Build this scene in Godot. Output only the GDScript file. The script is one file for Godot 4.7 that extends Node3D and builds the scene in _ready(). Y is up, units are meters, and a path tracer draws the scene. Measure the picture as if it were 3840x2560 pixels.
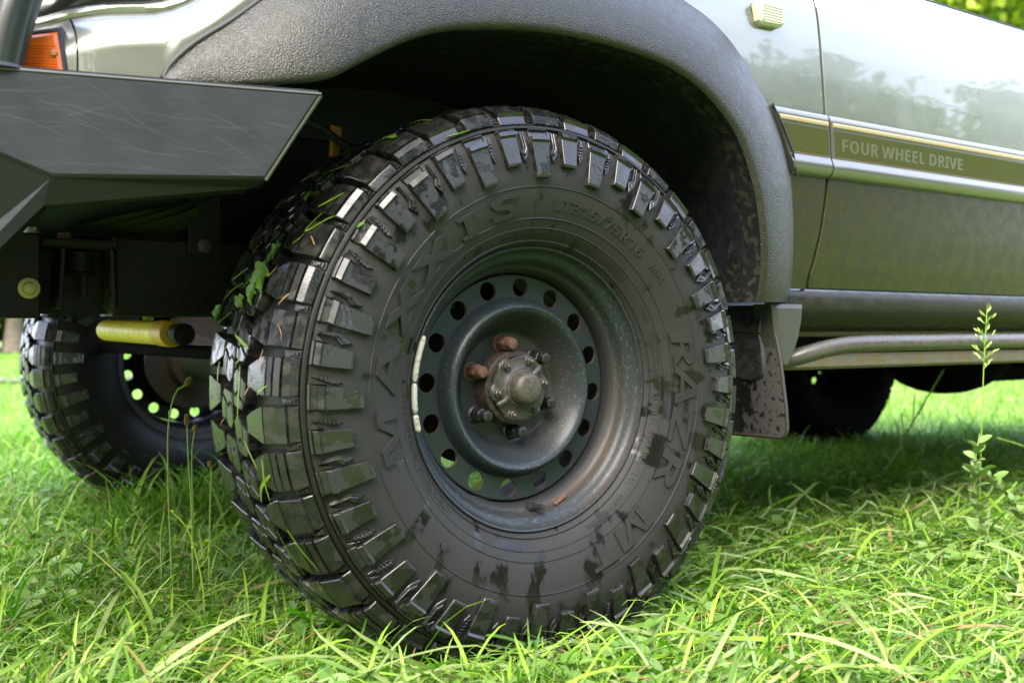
extends Node3D

# ---------------------------------------------------------------- geometry helper
class Geo:
	var v := PackedVector3Array()   # triangles, counter-clockwise seen from the front
	var uv := PackedVector2Array()
	var col := PackedColorArray()
	var tint := Color.WHITE
	func tri(a: Vector3, b: Vector3, c: Vector3, ua := Vector2.ZERO, ub := Vector2.ZERO, uc := Vector2.ZERO) -> void:
		v.push_back(a); v.push_back(b); v.push_back(c)
		uv.push_back(ua); uv.push_back(ub); uv.push_back(uc)
		col.push_back(tint); col.push_back(tint); col.push_back(tint)
	func quad(a: Vector3, b: Vector3, c: Vector3, d: Vector3, ua := Vector2.ZERO, ub := Vector2.ZERO, uc := Vector2.ZERO, ud := Vector2.ZERO) -> void:
		tri(a, b, c, ua, ub, uc)
		tri(a, c, d, ua, uc, ud)
	func sheet(rows: Array, close := false, flip := false, us := [], vs := []) -> void:
		for i in rows.size() - 1:
			var r: PackedVector3Array = rows[i]
			var q: PackedVector3Array = rows[i + 1]
			var n := r.size()
			for j in (n if close else n - 1):
				var k := (j + 1) % n
				var u0: float = us[j] if us else float(j) / n
				var u1: float = us[j + 1] if us else float(j + 1) / n
				var v0: float = vs[i] if vs else float(i) / (rows.size() - 1)
				var v1: float = vs[i + 1] if vs else float(i + 1) / (rows.size() - 1)
				if flip:
					quad(r[j], q[j], q[k], r[k], Vector2(u0, v0), Vector2(u0, v1), Vector2(u1, v1), Vector2(u1, v0))
				else:
					quad(r[j], r[k], q[k], q[j], Vector2(u0, v0), Vector2(u1, v0), Vector2(u1, v1), Vector2(u0, v1))
	# profile of (radius, z), turned round the z axis; ordered so that the outside is on the right of travel towards -z
	func lathe(profile: Array, segs: int, vs := [], flip := false, at := Transform3D()) -> void:
		var rows := []
		for p in profile:
			var ring := PackedVector3Array()
			for j in segs:
				var a := TAU * j / segs
				ring.push_back(at * Vector3(p.x * cos(a), p.x * sin(a), p.y))
			rows.push_back(ring)
		sheet(rows, true, flip, [], vs)
	func tube(path: PackedVector3Array, radius, sides := 8, caps := true) -> void:
		var rows := []
		var side := Vector3.ZERO
		for i in path.size():
			var d := (path[mini(i + 1, path.size() - 1)] - path[maxi(i - 1, 0)]).normalized()
			if side == Vector3.ZERO:
				side = d.cross(Vector3.UP if absf(d.y) < 0.9 else Vector3.RIGHT).normalized()
			side = (side - d * side.dot(d)).normalized()
			var up := side.cross(d)
			var rad: float = radius[i] if radius is Array else radius
			var ring := PackedVector3Array()
			for j in sides:
				var a := TAU * j / sides
				ring.push_back(path[i] + (side * cos(a) + up * sin(a)) * rad)
			rows.push_back(ring)
		sheet(rows, true, true)
		if caps:
			for e in [0, path.size() - 1]:
				for j in sides:
					var k := (j + 1) % sides
					if e == 0: tri(path[e], rows[e][j], rows[e][k])
					else: tri(path[e], rows[e][k], rows[e][j])
	# polygon in xy (any order), from z0 to z1 with a chamfer on the z1 side
	func prism(poly: PackedVector2Array, z0: float, z1: float, bevel := 0.0, at := Transform3D(), back := true) -> void:
		var p := poly.duplicate()
		if Geometry2D.is_polygon_clockwise(p): p.reverse()
		# Godot calls it clockwise with y down; make it counter-clockwise with y up
		var area := 0.0
		for i in p.size():
			area += p[i].cross(p[(i + 1) % p.size()])
		if area < 0: p.reverse()
		var inn := Geo.inset(p, bevel) if bevel > 0 else p
		var zm := z1 - bevel * signf(z1 - z0)
		var n := p.size()
		for i in n:
			var k := (i + 1) % n
			quad(at * Vector3(p[i].x, p[i].y, z0), at * Vector3(p[k].x, p[k].y, z0), at * Vector3(p[k].x, p[k].y, zm), at * Vector3(p[i].x, p[i].y, zm))
			if bevel > 0:
				quad(at * Vector3(p[i].x, p[i].y, zm), at * Vector3(p[k].x, p[k].y, zm), at * Vector3(inn[k].x, inn[k].y, z1), at * Vector3(inn[i].x, inn[i].y, z1))
		var t := Geometry2D.triangulate_polygon(inn)
		for i in range(0, t.size(), 3):
			var a := inn[t[i]]; var b := inn[t[i + 1]]; var c := inn[t[i + 2]]
			if (b - a).cross(c - a) < 0:
				var x := b; b = c; c = x
			tri(at * Vector3(a.x, a.y, z1), at * Vector3(b.x, b.y, z1), at * Vector3(c.x, c.y, z1), a, b, c)
		if back:
			t = Geometry2D.triangulate_polygon(p)
			for i in range(0, t.size(), 3):
				var a := p[t[i]]; var b := p[t[i + 1]]; var c := p[t[i + 2]]
				if (b - a).cross(c - a) > 0:
					var x := b; b = c; c = x
				tri(at * Vector3(a.x, a.y, z0), at * Vector3(b.x, b.y, z0), at * Vector3(c.x, c.y, z0), a, b, c)
	func box(size: Vector3, at := Transform3D(), bevel := 0.004) -> void:
		var h := size / 2
		bevel = minf(bevel, minf(h.x, minf(h.y, h.z)) * 0.9)
		var poly := PackedVector2Array([Vector2(-h.x, -h.y), Vector2(h.x, -h.y), Vector2(h.x, h.y), Vector2(-h.x, h.y)])
		prism(poly, 0.0, h.z, bevel, at, false)
		prism(poly, 0.0, h.z, bevel, at * Transform3D(Basis(Vector3.UP, PI), Vector3.ZERO), false)
	func hexagon(radius: float, z0: float, z1: float, bevel: float, at := Transform3D(), sides := 6, turn := 0.0) -> void:
		var poly := PackedVector2Array()
		for i in sides:
			poly.push_back(Vector2.from_angle(TAU * i / sides + turn) * radius)
		prism(poly, z0, z1, bevel, at)
	func append(o: Geo, at := Transform3D()) -> void:
		for p in o.v: v.push_back(at * p)
		uv.append_array(o.uv)
		col.append_array(o.col)
	static func inset(p: PackedVector2Array, b: float) -> PackedVector2Array:
		var out := PackedVector2Array()
		var n := p.size()
		for i in n:
			var d0 := (p[i] - p[(i + n - 1) % n]).normalized()
			var d1 := (p[(i + 1) % n] - p[i]).normalized()
			var n0 := Vector2(-d0.y, d0.x)
			var n1 := Vector2(-d1.y, d1.x)
			var m := n0 + n1
			var l := m.length_squared()
			out.push_back(p[i] + (m * (2.0 * b / l) if l > 0.3 else n0 * b))
		return out
	# crease in degrees: edges flatter than this are shaded smooth
	func mesh(crease := 30.0, colors := false) -> ArrayMesh:
		var n := v.size()
		var fn := PackedVector3Array()
		for i in range(0, n, 3):
			fn.push_back((v[i + 1] - v[i]).cross(v[i + 2] - v[i]))
		var nor := PackedVector3Array()
		nor.resize(n)
		if crease <= 0.0:
			for i in n: nor[i] = fn[i / 3].normalized()
		else:
			var at := {}
			var key := []
			key.resize(n)
			for i in n:
				var k := Vector3i((v[i] * 20000.0).round())
				key[i] = k
				if at.has(k): at[k].push_back(i / 3)
				else: at[k] = [i / 3]
			var unit := PackedVector3Array()
			for f in fn: unit.push_back(f.normalized())
			var lim := cos(deg_to_rad(crease))
			for i in n:
				var me := unit[i / 3]
				var sum := Vector3.ZERO
				for f in at[key[i]]:
					if unit[f].dot(me) >= lim: sum += fn[f]
				nor[i] = sum.normalized() if sum.length_squared() > 1e-24 else me
		for i in range(0, n, 3):   # Godot's front faces run clockwise
			var a := v[i + 1]; v[i + 1] = v[i + 2]; v[i + 2] = a
			var b := nor[i + 1]; nor[i + 1] = nor[i + 2]; nor[i + 2] = b
			var c := uv[i + 1]; uv[i + 1] = uv[i + 2]; uv[i + 2] = c
			var d := col[i + 1]; col[i + 1] = col[i + 2]; col[i + 2] = d
		var arr := []
		arr.resize(Mesh.ARRAY_MAX)
		arr[Mesh.ARRAY_VERTEX] = v
		arr[Mesh.ARRAY_NORMAL] = nor
		arr[Mesh.ARRAY_TEX_UV] = uv
		if colors: arr[Mesh.ARRAY_COLOR] = col
		var m := ArrayMesh.new()
		m.add_surface_from_arrays(Mesh.PRIMITIVE_TRIANGLES, arr)
		return m

var rng := RandomNumberGenerator.new()
var M := {}

func put(called: String, mesh: Mesh, mat: Material, parent: Node = self, at := Transform3D()) -> MeshInstance3D:
	var o := MeshInstance3D.new()
	o.name = called
	o.mesh = mesh
	o.material_override = mat
	o.transform = at
	parent.add_child(o, true)
	return o

func root_of(called: String, at := Vector3.ZERO, parent: Node = self) -> Node3D:
	var o := Node3D.new()
	o.name = called
	o.position = at
	parent.add_child(o, true)
	return o

func tag(o: Node, label: String, category: String, group := "", kind := "") -> void:
	if label: o.set_meta("label", label)
	if category: o.set_meta("category", category)
	if group: o.set_meta("group", group)
	if kind: o.set_meta("kind", kind)

func lin(r: float, g: float, b: float) -> Color:
	return Color(r, g, b).linear_to_srgb()

func stuff(r: float, g: float, b: float, rough: float, metal := 0.0) -> StandardMaterial3D:
	var m := StandardMaterial3D.new()
	m.albedo_color = lin(r, g, b)
	m.roughness = rough
	m.metallic = metal
	return m

func noise_image(w: int, h: int, freq: float, octaves := 4, s := 1, kind := FastNoiseLite.TYPE_SIMPLEX_SMOOTH) -> Image:
	var n := FastNoiseLite.new()
	n.noise_type = kind
	n.seed = s
	n.frequency = freq
	n.fractal_octaves = octaves
	return n.get_seamless_image(w, h, false, false, 0.15)

func tex(im: Image) -> ImageTexture:
	return ImageTexture.create_from_image(im)

func val(im: Image, x: int, y: int) -> float:
	return im.get_pixel(x, y).r

func bump(m: StandardMaterial3D, t: Texture2D, depth_cm: float, tiles := 0.0, world := false) -> StandardMaterial3D:
	m.heightmap_enabled = true
	m.heightmap_texture = t
	m.heightmap_scale = depth_cm
	if tiles > 0.0: planar(m, tiles, world)
	return m

func planar(m: StandardMaterial3D, tiles: float, world := false) -> StandardMaterial3D:
	m.uv1_triplanar = true
	m.uv1_world_triplanar = world
	m.uv1_scale = Vector3.ONE * tiles
	return m

# two linear colours mixed by a noise picture with a threshold, and the matching roughness picture
func blotch(im: Image, a: Color, b: Color, lo: float, hi: float, ra: float, rb: float, fine: Image = null, fine_amount := 0.0) -> Array:
	var w := im.get_width()
	var h := im.get_height()
	var c := Image.create_empty(w, h, false, Image.FORMAT_RGB8)
	var r := Image.create_empty(w, h, false, Image.FORMAT_RGB8)
	for y in h:
		for x in w:
			var t := smoothstep(lo, hi, im.get_pixel(x, y).r)
			var k := a.lerp(b, t)
			var g := 1.0
			if fine:
				g = 1.0 + fine_amount * (fine.get_pixel(x % fine.get_width(), y % fine.get_height()).r - 0.5) * 2.0
			c.set_pixel(x, y, Color(k.r * g, k.g * g, k.b * g).clamp().linear_to_srgb())
			var q := lerpf(ra, rb, t)
			r.set_pixel(x, y, Color(q, q, q))
	return [tex(c), tex(r)]

func dress(m: StandardMaterial3D, pair: Array) -> StandardMaterial3D:
	m.albedo_color = Color.WHITE
	m.albedo_texture = pair[0]
	if pair.size() > 1:
		m.roughness = 1.0
		m.roughness_texture = pair[1]
	return m

func curve_at(xs: Array, x: float) -> float:      # piecewise-smooth interpolation of [[x, y], ...]
	if x <= xs[0][0]: return xs[0][1]
	for i in xs.size() - 1:
		if x <= xs[i + 1][0]:
			var t: float = (x - xs[i][0]) / (xs[i + 1][0] - xs[i][0])
			return lerpf(xs[i][1], xs[i + 1][1], t)
	return xs[-1][1]

func spline(pts: Array, n: int) -> PackedVector3Array:   # smooth path through points, n samples evenly spaced
	var fine := PackedVector3Array()
	for i in pts.size() - 1:
		var p0: Vector3 = pts[maxi(i - 1, 0)]
		var p1: Vector3 = pts[i]
		var p2: Vector3 = pts[i + 1]
		var p3: Vector3 = pts[mini(i + 2, pts.size() - 1)]
		for k in 12:
			fine.push_back(p1.cubic_interpolate(p2, p0, p3, k / 12.0))
	fine.push_back(pts[-1])
	var len := PackedFloat32Array([0.0])
	for i in range(1, fine.size()): len.push_back(len[-1] + fine[i].distance_to(fine[i - 1]))
	var out := PackedVector3Array()
	var j := 0
	for i in n:
		var want := len[-1] * i / (n - 1)
		while j < fine.size() - 2 and len[j + 1] < want: j += 1
		var d := len[j + 1] - len[j]
		out.push_back(fine[j].lerp(fine[j + 1], clampf((want - len[j]) / d, 0, 1) if d > 0 else 0.0))
	return out

# ---------------------------------------------------------------- the tyre's cross-section: half profile (radius, z), centre of the tread first
const MID := -0.118
var half_profile := [Vector2(0.4210, -0.118), Vector2(0.4208, -0.09), Vector2(0.4203, -0.055), Vector2(0.4190, -0.022), Vector2(0.4168, -0.004), Vector2(0.4132, 0.0080), Vector2(0.4072, 0.0178), Vector2(0.3995, 0.0258), Vector2(0.3900, 0.0325), Vector2(0.372, 0.0395), Vector2(0.35, 0.044), Vector2(0.326, 0.0455), Vector2(0.308, 0.0435), Vector2(0.285, 0.0385), Vector2(0.262, 0.030), Vector2(0.243, 0.0195), Vector2(0.231, 0.0095), Vector2(0.2245, 0.002), Vector2(0.2195, -0.006)]
var prof := []       # finely sampled (r, z) from the far bead to the near bead
var prof_s := []     # arc length from the tread centre, negative on the far side
var prof_n := []

func make_profile() -> void:
	var near := []
	for i in half_profile.size() - 1:
		var p0: Vector2 = half_profile[maxi(i - 1, 0)]
		var p1: Vector2 = half_profile[i]
		var p2: Vector2 = half_profile[i + 1]
		var p3: Vector2 = half_profile[mini(i + 2, half_profile.size() - 1)]
		if i == 0: p0 = Vector2(p2.x, 2 * MID - p2.y)
		for k in 6: near.push_back(p1.cubic_interpolate(p2, p0, p3, k / 6.0))
	near.push_back(half_profile[-1])
	var far := []
	for i in range(near.size() - 1, 0, -1): far.push_back(Vector2(near[i].x, 2 * MID - near[i].y))
	prof = far + near
	var mid := far.size()
	prof_s.resize(prof.size())
	prof_s[mid] = 0.0
	for i in range(mid + 1, prof.size()): prof_s[i] = prof_s[i - 1] + prof[i].distance_to(prof[i - 1])
	for i in range(mid - 1, -1, -1): prof_s[i] = prof_s[i + 1] - prof[i].distance_to(prof[i + 1])
	for i in prof.size():
		var d: Vector2 = (prof[mini(i + 1, prof.size() - 1)] - prof[maxi(i - 1, 0)]).normalized()
		prof_n.push_back(Vector2(d.y, -d.x))

func tp(u: float, s: float, h: float) -> Vector3:        # u metres round the tread, s along the section, h out of the surface
	var i: int = clampi(prof_s.bsearch(s), 1, prof.size() - 1)
	var t: float = clampf((s - prof_s[i - 1]) / (prof_s[i] - prof_s[i - 1]), 0, 1)
	var p: Vector2 = prof[i - 1].lerp(prof[i], t)
	var n: Vector2 = prof_n[i - 1].lerp(prof_n[i], t).normalized()
	p += n * h
	var a := u / 0.44
	return Vector3(p.x * cos(a), p.x * sin(a), p.y)

func s_of_r(r: float) -> float:                         # arc position on the near sidewall at a radius
	for i in range(prof.size() / 2, prof.size() - 1):
		if prof[i + 1].x <= r and prof[i].x >= r and prof[i].y > -0.02:
			return lerpf(prof_s[i], prof_s[i + 1], (prof[i].x - r) / maxf(prof[i].x - prof[i + 1].x, 1e-6))
	return prof_s[-1]

# a rubber block along the section: stations of [s, u left, u right, height]
func strip(g: Geo, st: Array, b := 0.0012) -> void:
	var rows := []
	var first: Array = st[0]
	var last: Array = st[-1]
	rows.push_back([first[0] - 0.001, first[1], first[2], -0.004])
	rows.push_back([first[0], first[1], first[2], first[3] - b])
	for k in st: rows.push_back(k)
	rows[2] = [first[0] + b, first[1], first[2], first[3]]
	rows[-1] = [last[0] - b, last[1], last[2], last[3]]
	rows.push_back([last[0], last[1], last[2], last[3] - b])
	rows.push_back([last[0] + 0.001, last[1], last[2], -0.004])
	var out := []
	for k in rows:
		var low: float = minf(k[3] - b, k[3])
		out.push_back(PackedVector3Array([tp(k[1] - 0.0012, k[0], -0.004), tp(k[1], k[0], low), tp(k[1] + b, k[0], k[3]), tp((k[1] + k[2]) / 2, k[0], k[3]), tp(k[2] - b, k[0], k[3]), tp(k[2], k[0], low), tp(k[2] + 0.0012, k[0], -0.004)]))
	g.sheet(out, false, true)

# a rubber block whose outline is a polygon in (u, s)
func pad(g: Geo, poly: PackedVector2Array, h: float, b := 0.0012, taper := 0.002) -> void:
	var p := poly.duplicate()
	var area := 0.0
	for i in p.size(): area += p[i].cross(p[(i + 1) % p.size()])
	if area < 0: p.reverse()
	var wide := Geo.inset(p, -taper)
	var inn := Geo.inset(p, b)
	var n := p.size()
	for i in n:
		var k := (i + 1) % n
		g.quad(tp(wide[k].x, wide[k].y, -0.004), tp(wide[i].x, wide[i].y, -0.004), tp(p[i].x, p[i].y, h - b), tp(p[k].x, p[k].y, h - b))
		g.quad(tp(p[k].x, p[k].y, h - b), tp(p[i].x, p[i].y, h - b), tp(inn[i].x, inn[i].y, h), tp(inn[k].x, inn[k].y, h))
	var t := Geometry2D.triangulate_polygon(inn)
	for i in range(0, t.size(), 3):
		var a := inn[t[i]]; var c := inn[t[i + 1]]; var d := inn[t[i + 2]]
		if (c - a).cross(d - a) > 0:
			var x := c; c = d; d = x
		g.tri(tp(a.x, a.y, h), tp(c.x, c.y, h), tp(d.x, d.y, h))

func shoulder_block(kind: int, k: float) -> Geo:        # k is 1 on the near side, -1 on the far side
	var g := Geo.new()
	var sr := s_of_r(0.4008)
	var w := 0.0270 if kind == 0 else 0.0255
	var st := []
	if kind == 0:     # three cross grooves down the shoulder
		st = [[0.054, -0.012, 0.016, 0.0185], [0.074, -0.019, 0.020, 0.0192], [sr - 0.047, -w, w, 0.0192], [sr - 0.043, -w, w, 0.0192]]
		for c in [sr - 0.038, sr - 0.0275, sr - 0.017]:
			st += [[c - 0.0018, -w, w, 0.0190 - (c - sr + 0.038) * 0.16], [c - 0.0012, -w, w, 0.0095], [c + 0.0010, -w, w, 0.0095], [c + 0.0016, -w, w, 0.0190 - (c - sr + 0.038) * 0.17]]
		st += [[sr - 0.008, -w, w, 0.0135], [sr, -w + 0.001, w - 0.001, 0.0065]]
	else:             # one groove, then a wide flat face with a step at its foot
		st = [[0.050, -0.010, 0.014, 0.0185], [0.070, -0.017, 0.018, 0.0192], [sr - 0.050, -w, w, 0.0192], [sr - 0.0455, -w, w, 0.0190], [sr - 0.0449, -w, w, 0.0095], [sr - 0.0428, -w, w, 0.0095], [sr - 0.0422, -w, w, 0.0190], [sr - 0.040, -w, w, 0.0192], [sr - 0.012, -w, w, 0.0150], [sr - 0.011, -w, w, 0.0095], [sr - 0.009, -w, w, 0.0090], [sr, -w, w, 0.0045]]
	if k > 0:      # stepped ribs in the gap beside the block
		for q in [[0.0265, 0.0385, 0.026, 0.0, 0.0035], [0.029, 0.0365, 0.021, 0.003, 0.0065], [0.031, 0.035, 0.015, 0.006, 0.0090]]:
			pad(g, PackedVector2Array([Vector2(q[0], sr - q[2]), Vector2(q[1], sr - q[2] + 0.004), Vector2(q[1], sr - q[3]), Vector2(q[0], sr - q[3])]), q[4], 0.0008, 0.0008)
	if k < 0:
		st.reverse()
		for x in st:
			x[0] = -x[0]
			var y: float = x[1]; x[1] = -x[2]; x[2] = -y
	strip(g, st)
	return g

func centre_block(k: float) -> Geo:                     # an arrow-shaped block cut by a zigzag sipe
	var g := Geo.new()
	var a := PackedVector2Array([Vector2(-0.027, 0.012), Vector2(-0.019, 0.003), Vector2(0.004, 0.003), Vector2(0.010, 0.011), Vector2(0.004, 0.019), Vector2(0.011, 0.0265), Vector2(-0.016, 0.029), Vector2(-0.024, 0.022)])
	var b := PackedVector2Array([Vector2(0.0062, 0.0025), Vector2(0.025, 0.006), Vector2(0.029, 0.019), Vector2(0.031, 0.034), Vector2(0.023, 0.041), Vector2(0.013, 0.0262), Vector2(0.0066, 0.019), Vector2(0.0124, 0.011)])
	var c := PackedVector2Array([Vector2(-0.016, 0.031), Vector2(0.0110, 0.0285), Vector2(0.0205, 0.0425), Vector2(0.004, 0.047), Vector2(-0.008, 0.044)])
	for poly in [a, b, c]:
		if k < 0:
			for i in poly.size(): poly[i] = -poly[i]
		pad(g, poly, 0.0190, 0.0014)
	return g

func side_lug(kind: int, k := 1.0) -> Geo:
	var g := Geo.new()
	var s0 := s_of_r(0.3922)
	var s1 := s_of_r(0.321 if kind == 0 else 0.339)
	var q := 0.0190 if kind == 0 else 0.0178
	var sk := 0.004          # the lug leans as it runs inward
	var m := s0 + 0.021 if kind == 0 else s0 + 0.013
	var st := [[s0, -q, q, 0.007], [s0 + 0.003, -q, q, 0.0082], [s0 + 0.0040, -q, q, 0.0040], [m - 0.009, -q + 0.001, q - 0.001, 0.0040], [m - 0.008, -q + 0.001, q - 0.001, 0.0105], [m - 0.001, -q + sk * 0.4, q - 0.001 + sk * 0.4, 0.0130], [m + 0.0015, -q + sk * 0.5, q - 0.001 + sk * 0.5, 0.0088], [s1 - 0.004, -q + 0.002 + sk, q - 0.003 + sk, 0.0095], [s1, -q + 0.003 + sk, q - 0.003 + sk, 0.0085]]
	if k < 0:
		st.reverse()
		for x in st:
			x[0] = -x[0]
	strip(g, st, 0.0008)
	if k < 0: return g
	# the fin on one flank
	pad(g, PackedVector2Array([Vector2(-q - 0.0005, s0 + 0.001), Vector2(-q - 0.010, s0 + 0.004), Vector2(-q - 0.0005, m + 0.004)]), 0.0045, 0.0008, 0.0025)
	return g

func side_tooth(kind: int) -> Geo:
	var g := Geo.new()
	var s0 := s_of_r(0.388)
	var c := 0.0005
	if kind == 0:    # thin wedge with serrations
		pad(g, PackedVector2Array([Vector2(c - 0.003, s0), Vector2(c + 0.001, s0), Vector2(c + 0.010, s0 + 0.028), Vector2(c + 0.006, s0 + 0.040), Vector2(c - 0.001, s0 + 0.030)]), 0.0035, 0.0006, 0.001)
		for i in 5:
			var t := s0 + 0.010 + i * 0.0052
			var o := c + 0.0014 + i * 0.0014
			pad(g, PackedVector2Array([Vector2(o - 0.003, t), Vector2(o + 0.003, t + 0.0015), Vector2(o + 0.003, t + 0.0035), Vector2(o - 0.003, t + 0.002)]), 0.0062, 0.0005, 0.0003)
	else:            # an L-shaped boomerang
		pad(g, PackedVector2Array([Vector2(c - 0.002, s0), Vector2(c + 0.002, s0), Vector2(c + 0.0035, s0 + 0.024), Vector2(c + 0.012, s0 + 0.031), Vector2(c + 0.006, s0 + 0.046), Vector2(c - 0.004, s0 + 0.034), Vector2(c - 0.0055, s0 + 0.026)]), 0.0055, 0.0009, 0.0012)
		pad(g, PackedVector2Array([Vector2(c - 0.0015, s0 + 0.002), Vector2(c + 0.0005, s0 + 0.002), Vector2(c + 0.001, s0 + 0.026), Vector2(c + 0.007, s0 + 0.033), Vector2(c + 0.0055, s0 + 0.037), Vector2(c - 0.002, s0 + 0.028)]), 0.0085, 0.0007, 0.0008)
	return g

var fonts := {}
func type(text: String, bold := true) -> Geo:           # lettering, cap height about 1, centred on x, thickness 0..1 on z
	var f: SystemFont = fonts.get(bold)
	if f == null:
		f = SystemFont.new()
		f.font_names = PackedStringArray(["Droid Sans"])
		f.font_weight = 700 if bold else 400
		fonts[bold] = f
	var t := TextMesh.new()
	t.font = f
	t.text = text
	t.font_size = 32
	t.pixel_size = 1.0 / 23.0
	t.depth = 1.0
	t.curve_step = 4.0
	t.horizontal_alignment = HORIZONTAL_ALIGNMENT_CENTER
	t.vertical_alignment = VERTICAL_ALIGNMENT_CENTER
	var g := Geo.new()
	var lo := INF
	for n in t.get_surface_count():
		var arr := t.surface_get_arrays(n)
		var vs: PackedVector3Array = arr[Mesh.ARRAY_VERTEX]
		var ix = arr[Mesh.ARRAY_INDEX]
		var idx: PackedInt32Array = ix if ix != null else PackedInt32Array(range(vs.size()))
		for i in range(0, idx.size(), 3):
			g.tri(vs[idx[i]] + Vector3(0, 0, 0.5), vs[idx[i + 2]] + Vector3(0, 0, 0.5), vs[idx[i + 1]] + Vector3(0, 0, 0.5))
	return g

# bends lettering on to the near sidewall: middle angle in degrees, radius of the letters' middle, cap height and relief in metres
func on_sidewall(src: Geo, deg: float, r0: float, cap: float, relief: float, stretch := 1.0, lean := 0.0) -> Geo:
	var g := Geo.new()
	for i in range(0, src.v.size(), 3):
		var t := PackedVector3Array()
		for k in 3:
			var p := src.v[i + k]
			var r := r0 + p.y * cap
			var u := deg_to_rad(deg) * 0.44 - (p.x * stretch + p.y * lean) * cap / r0 * 0.44
			t.push_back(tp(u, s_of_r(r), p.z * (relief + 0.002) - 0.002))
		g.tri(t[0], t[1], t[2])
	return g

func make_wheel() -> Node3D:
	var w := root_of("front_wheel")
	# carcass with its moulded rings
	var g := Geo.new()
	var pts := []
	var vs := []
	var total: float = prof_s[-1] - prof_s[0]
	for i in prof.size():
		var p: Vector2 = prof[i]
		pts.push_back(p)
		vs.push_back((prof_s[i] - prof_s[0]) / total)
		if i < prof.size() - 1 and p.y > 0.0:
			for ring in [[0.3085, 0.0011], [0.2620, 0.0011], [0.2475, 0.0009], [0.2300, 0.0022]]:
				var q: Vector2 = prof[i + 1]
				if q.x < ring[0] and p.x >= ring[0]:
					for k in [[-0.0014, 0.0], [-0.0005, 1.0], [0.0005, 1.0], [0.0014, 0.0]]:
						var s: float = s_of_r(ring[0]) + k[0]
						var x := tp(0, s, ring[1] * k[1])
						pts.push_back(Vector2(x.x, x.z))
						vs.push_back((s - prof_s[0]) / total)
	g.lathe(pts, 168, vs)
	# the rib between shoulder and sidewall lugs
	for sg in [1.0, -1.0]:
		var c: float = s_of_r(0.3965) * sg
		var rib := []
		for k in [[-0.0038, -0.001], [-0.0028, 0.0042], [0.0, 0.0050], [0.0028, 0.0042], [0.0038, -0.001]]:
			var x := tp(0, c + k[0], k[1])
			rib.push_back(Vector2(x.x, x.z))
		g.lathe(rib, 168, [0.16, 0.161, 0.162, 0.163, 0.164])
	put("tyre", g.mesh(28), M.tyre, w)
	# tread and sidewall blocks, every one a piece of its own
	var sh := [[shoulder_block(0, 1).mesh(24), shoulder_block(1, 1).mesh(24)], [shoulder_block(0, -1).mesh(24), shoulder_block(1, -1).mesh(24)]]
	var ce := [centre_block(1).mesh(24), centre_block(-1).mesh(24)]
	var lug := [side_lug(0).mesh(24), side_lug(1).mesh(24)]
	var tooth := [side_tooth(0).mesh(24), side_tooth(1).mesh(24)]
	for i in 42:
		var a := TAU * (i + 0.5) / 42 + rng.randf_range(-0.004, 0.004)
		var step := TAU / 42
		put("tread_block", sh[0][i % 2], M.rubber, w, Transform3D(Basis(Vector3.BACK, a), Vector3.ZERO))
		put("tread_block", ce[0], M.rubber, w, Transform3D(Basis(Vector3.BACK, a + step * 0.30), Vector3.ZERO))
		put("tread_block", ce[1], M.rubber, w, Transform3D(Basis(Vector3.BACK, a + step * 0.80), Vector3.ZERO))
		put("tread_block", sh[1][i % 2], M.rubber, w, Transform3D(Basis(Vector3.BACK, a + step * 0.5), Vector3.ZERO))
		put("sidewall_lug", lug[i % 2], M.rubber_side, w, Transform3D(Basis(Vector3.BACK, a + step * 0.42), Vector3.ZERO))
		put("sidewall_tooth", tooth[(i / 2) % 2], M.rubber_side, w, Transform3D(Basis(Vector3.BACK, a - step * 0.06), Vector3.ZERO))
	# raised lettering
	for l in [["M", -168.6, 0.2815, 2.15], ["A", 171.8, 0.2825, 2.5], ["X", 154.2, 0.282, 2.6], ["X", 136.8, 0.2815, 2.6], ["I", 121.5, 0.282, 2.2], ["S", 106.8, 0.284, 2.5]]:
		put("raised_letter", on_sidewall(type(l[0]), l[1], l[2], 0.034, 0.0036, l[3]).mesh(30), M.rubber_letter, w)
	for l in [["R", 13.0, 0.282, 2.3], ["A", -0.5, 0.282, 2.3], ["Z", -14.5, 0.281, 2.5], ["R", -29.0, 0.281, 2.3], ["M", -53.5, 0.283, 2.0], ["T", -68.5, 0.284, 2.0]]:
		put("raised_letter", on_sidewall(type(l[0]), l[1], l[2], 0.035, 0.0036, l[3], 0.3 if l[1] > -40 else 0.1).mesh(30), M.rubber_letter, w)
	for l in [["LT315/75R16", 69.0, 0.283, 0.0165, 0.0016, 1.45], ["M+S", 40.3, 0.286, 0.012, 0.0014, 1.3], ["TUBELESS / RADIAL", -23.5, 0.2385, 0.0085, 0.0008, 1.5], ["LOAD RANGE E", 97.5, 0.2385, 0.0068, 0.0010, 1.3], ["SAFETY WARNING:", -58.0, 0.2395, 0.006, 0.0010, 1.2], ["LT315/75R16  127/124Q  10PR", -158.0, 0.2385, 0.0075, 0.0010, 1.35]]:
		put("raised_lettering", on_sidewall(type(l[0]), l[1], l[2], l[3], l[4], l[5]).mesh(30), M.rubber_print, w)
	var small := Geo.new()
	for l in [["MAX LOAD SINGLE 1750 kg (3860 lbs) AT 450 kPa (65 PSI) COLD", 68.0, 0.2425], ["MAX LOAD DUAL 1600 kg (3525 lbs) AT 450 kPa (65 PSI) COLD", 68.0, 0.2370], ["TREAD: 3 POLYESTER + 2 STEEL + 2 NYLON", 7.5, 0.2425], ["SIDEWALL: 3 POLYESTER", 11.5, 0.2370], ["0032205", 29.0, 0.2400]]:
		small.append(on_sidewall(type(l[0]), l[1], l[2], 0.0036, 0.0007, 1.25))
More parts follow.
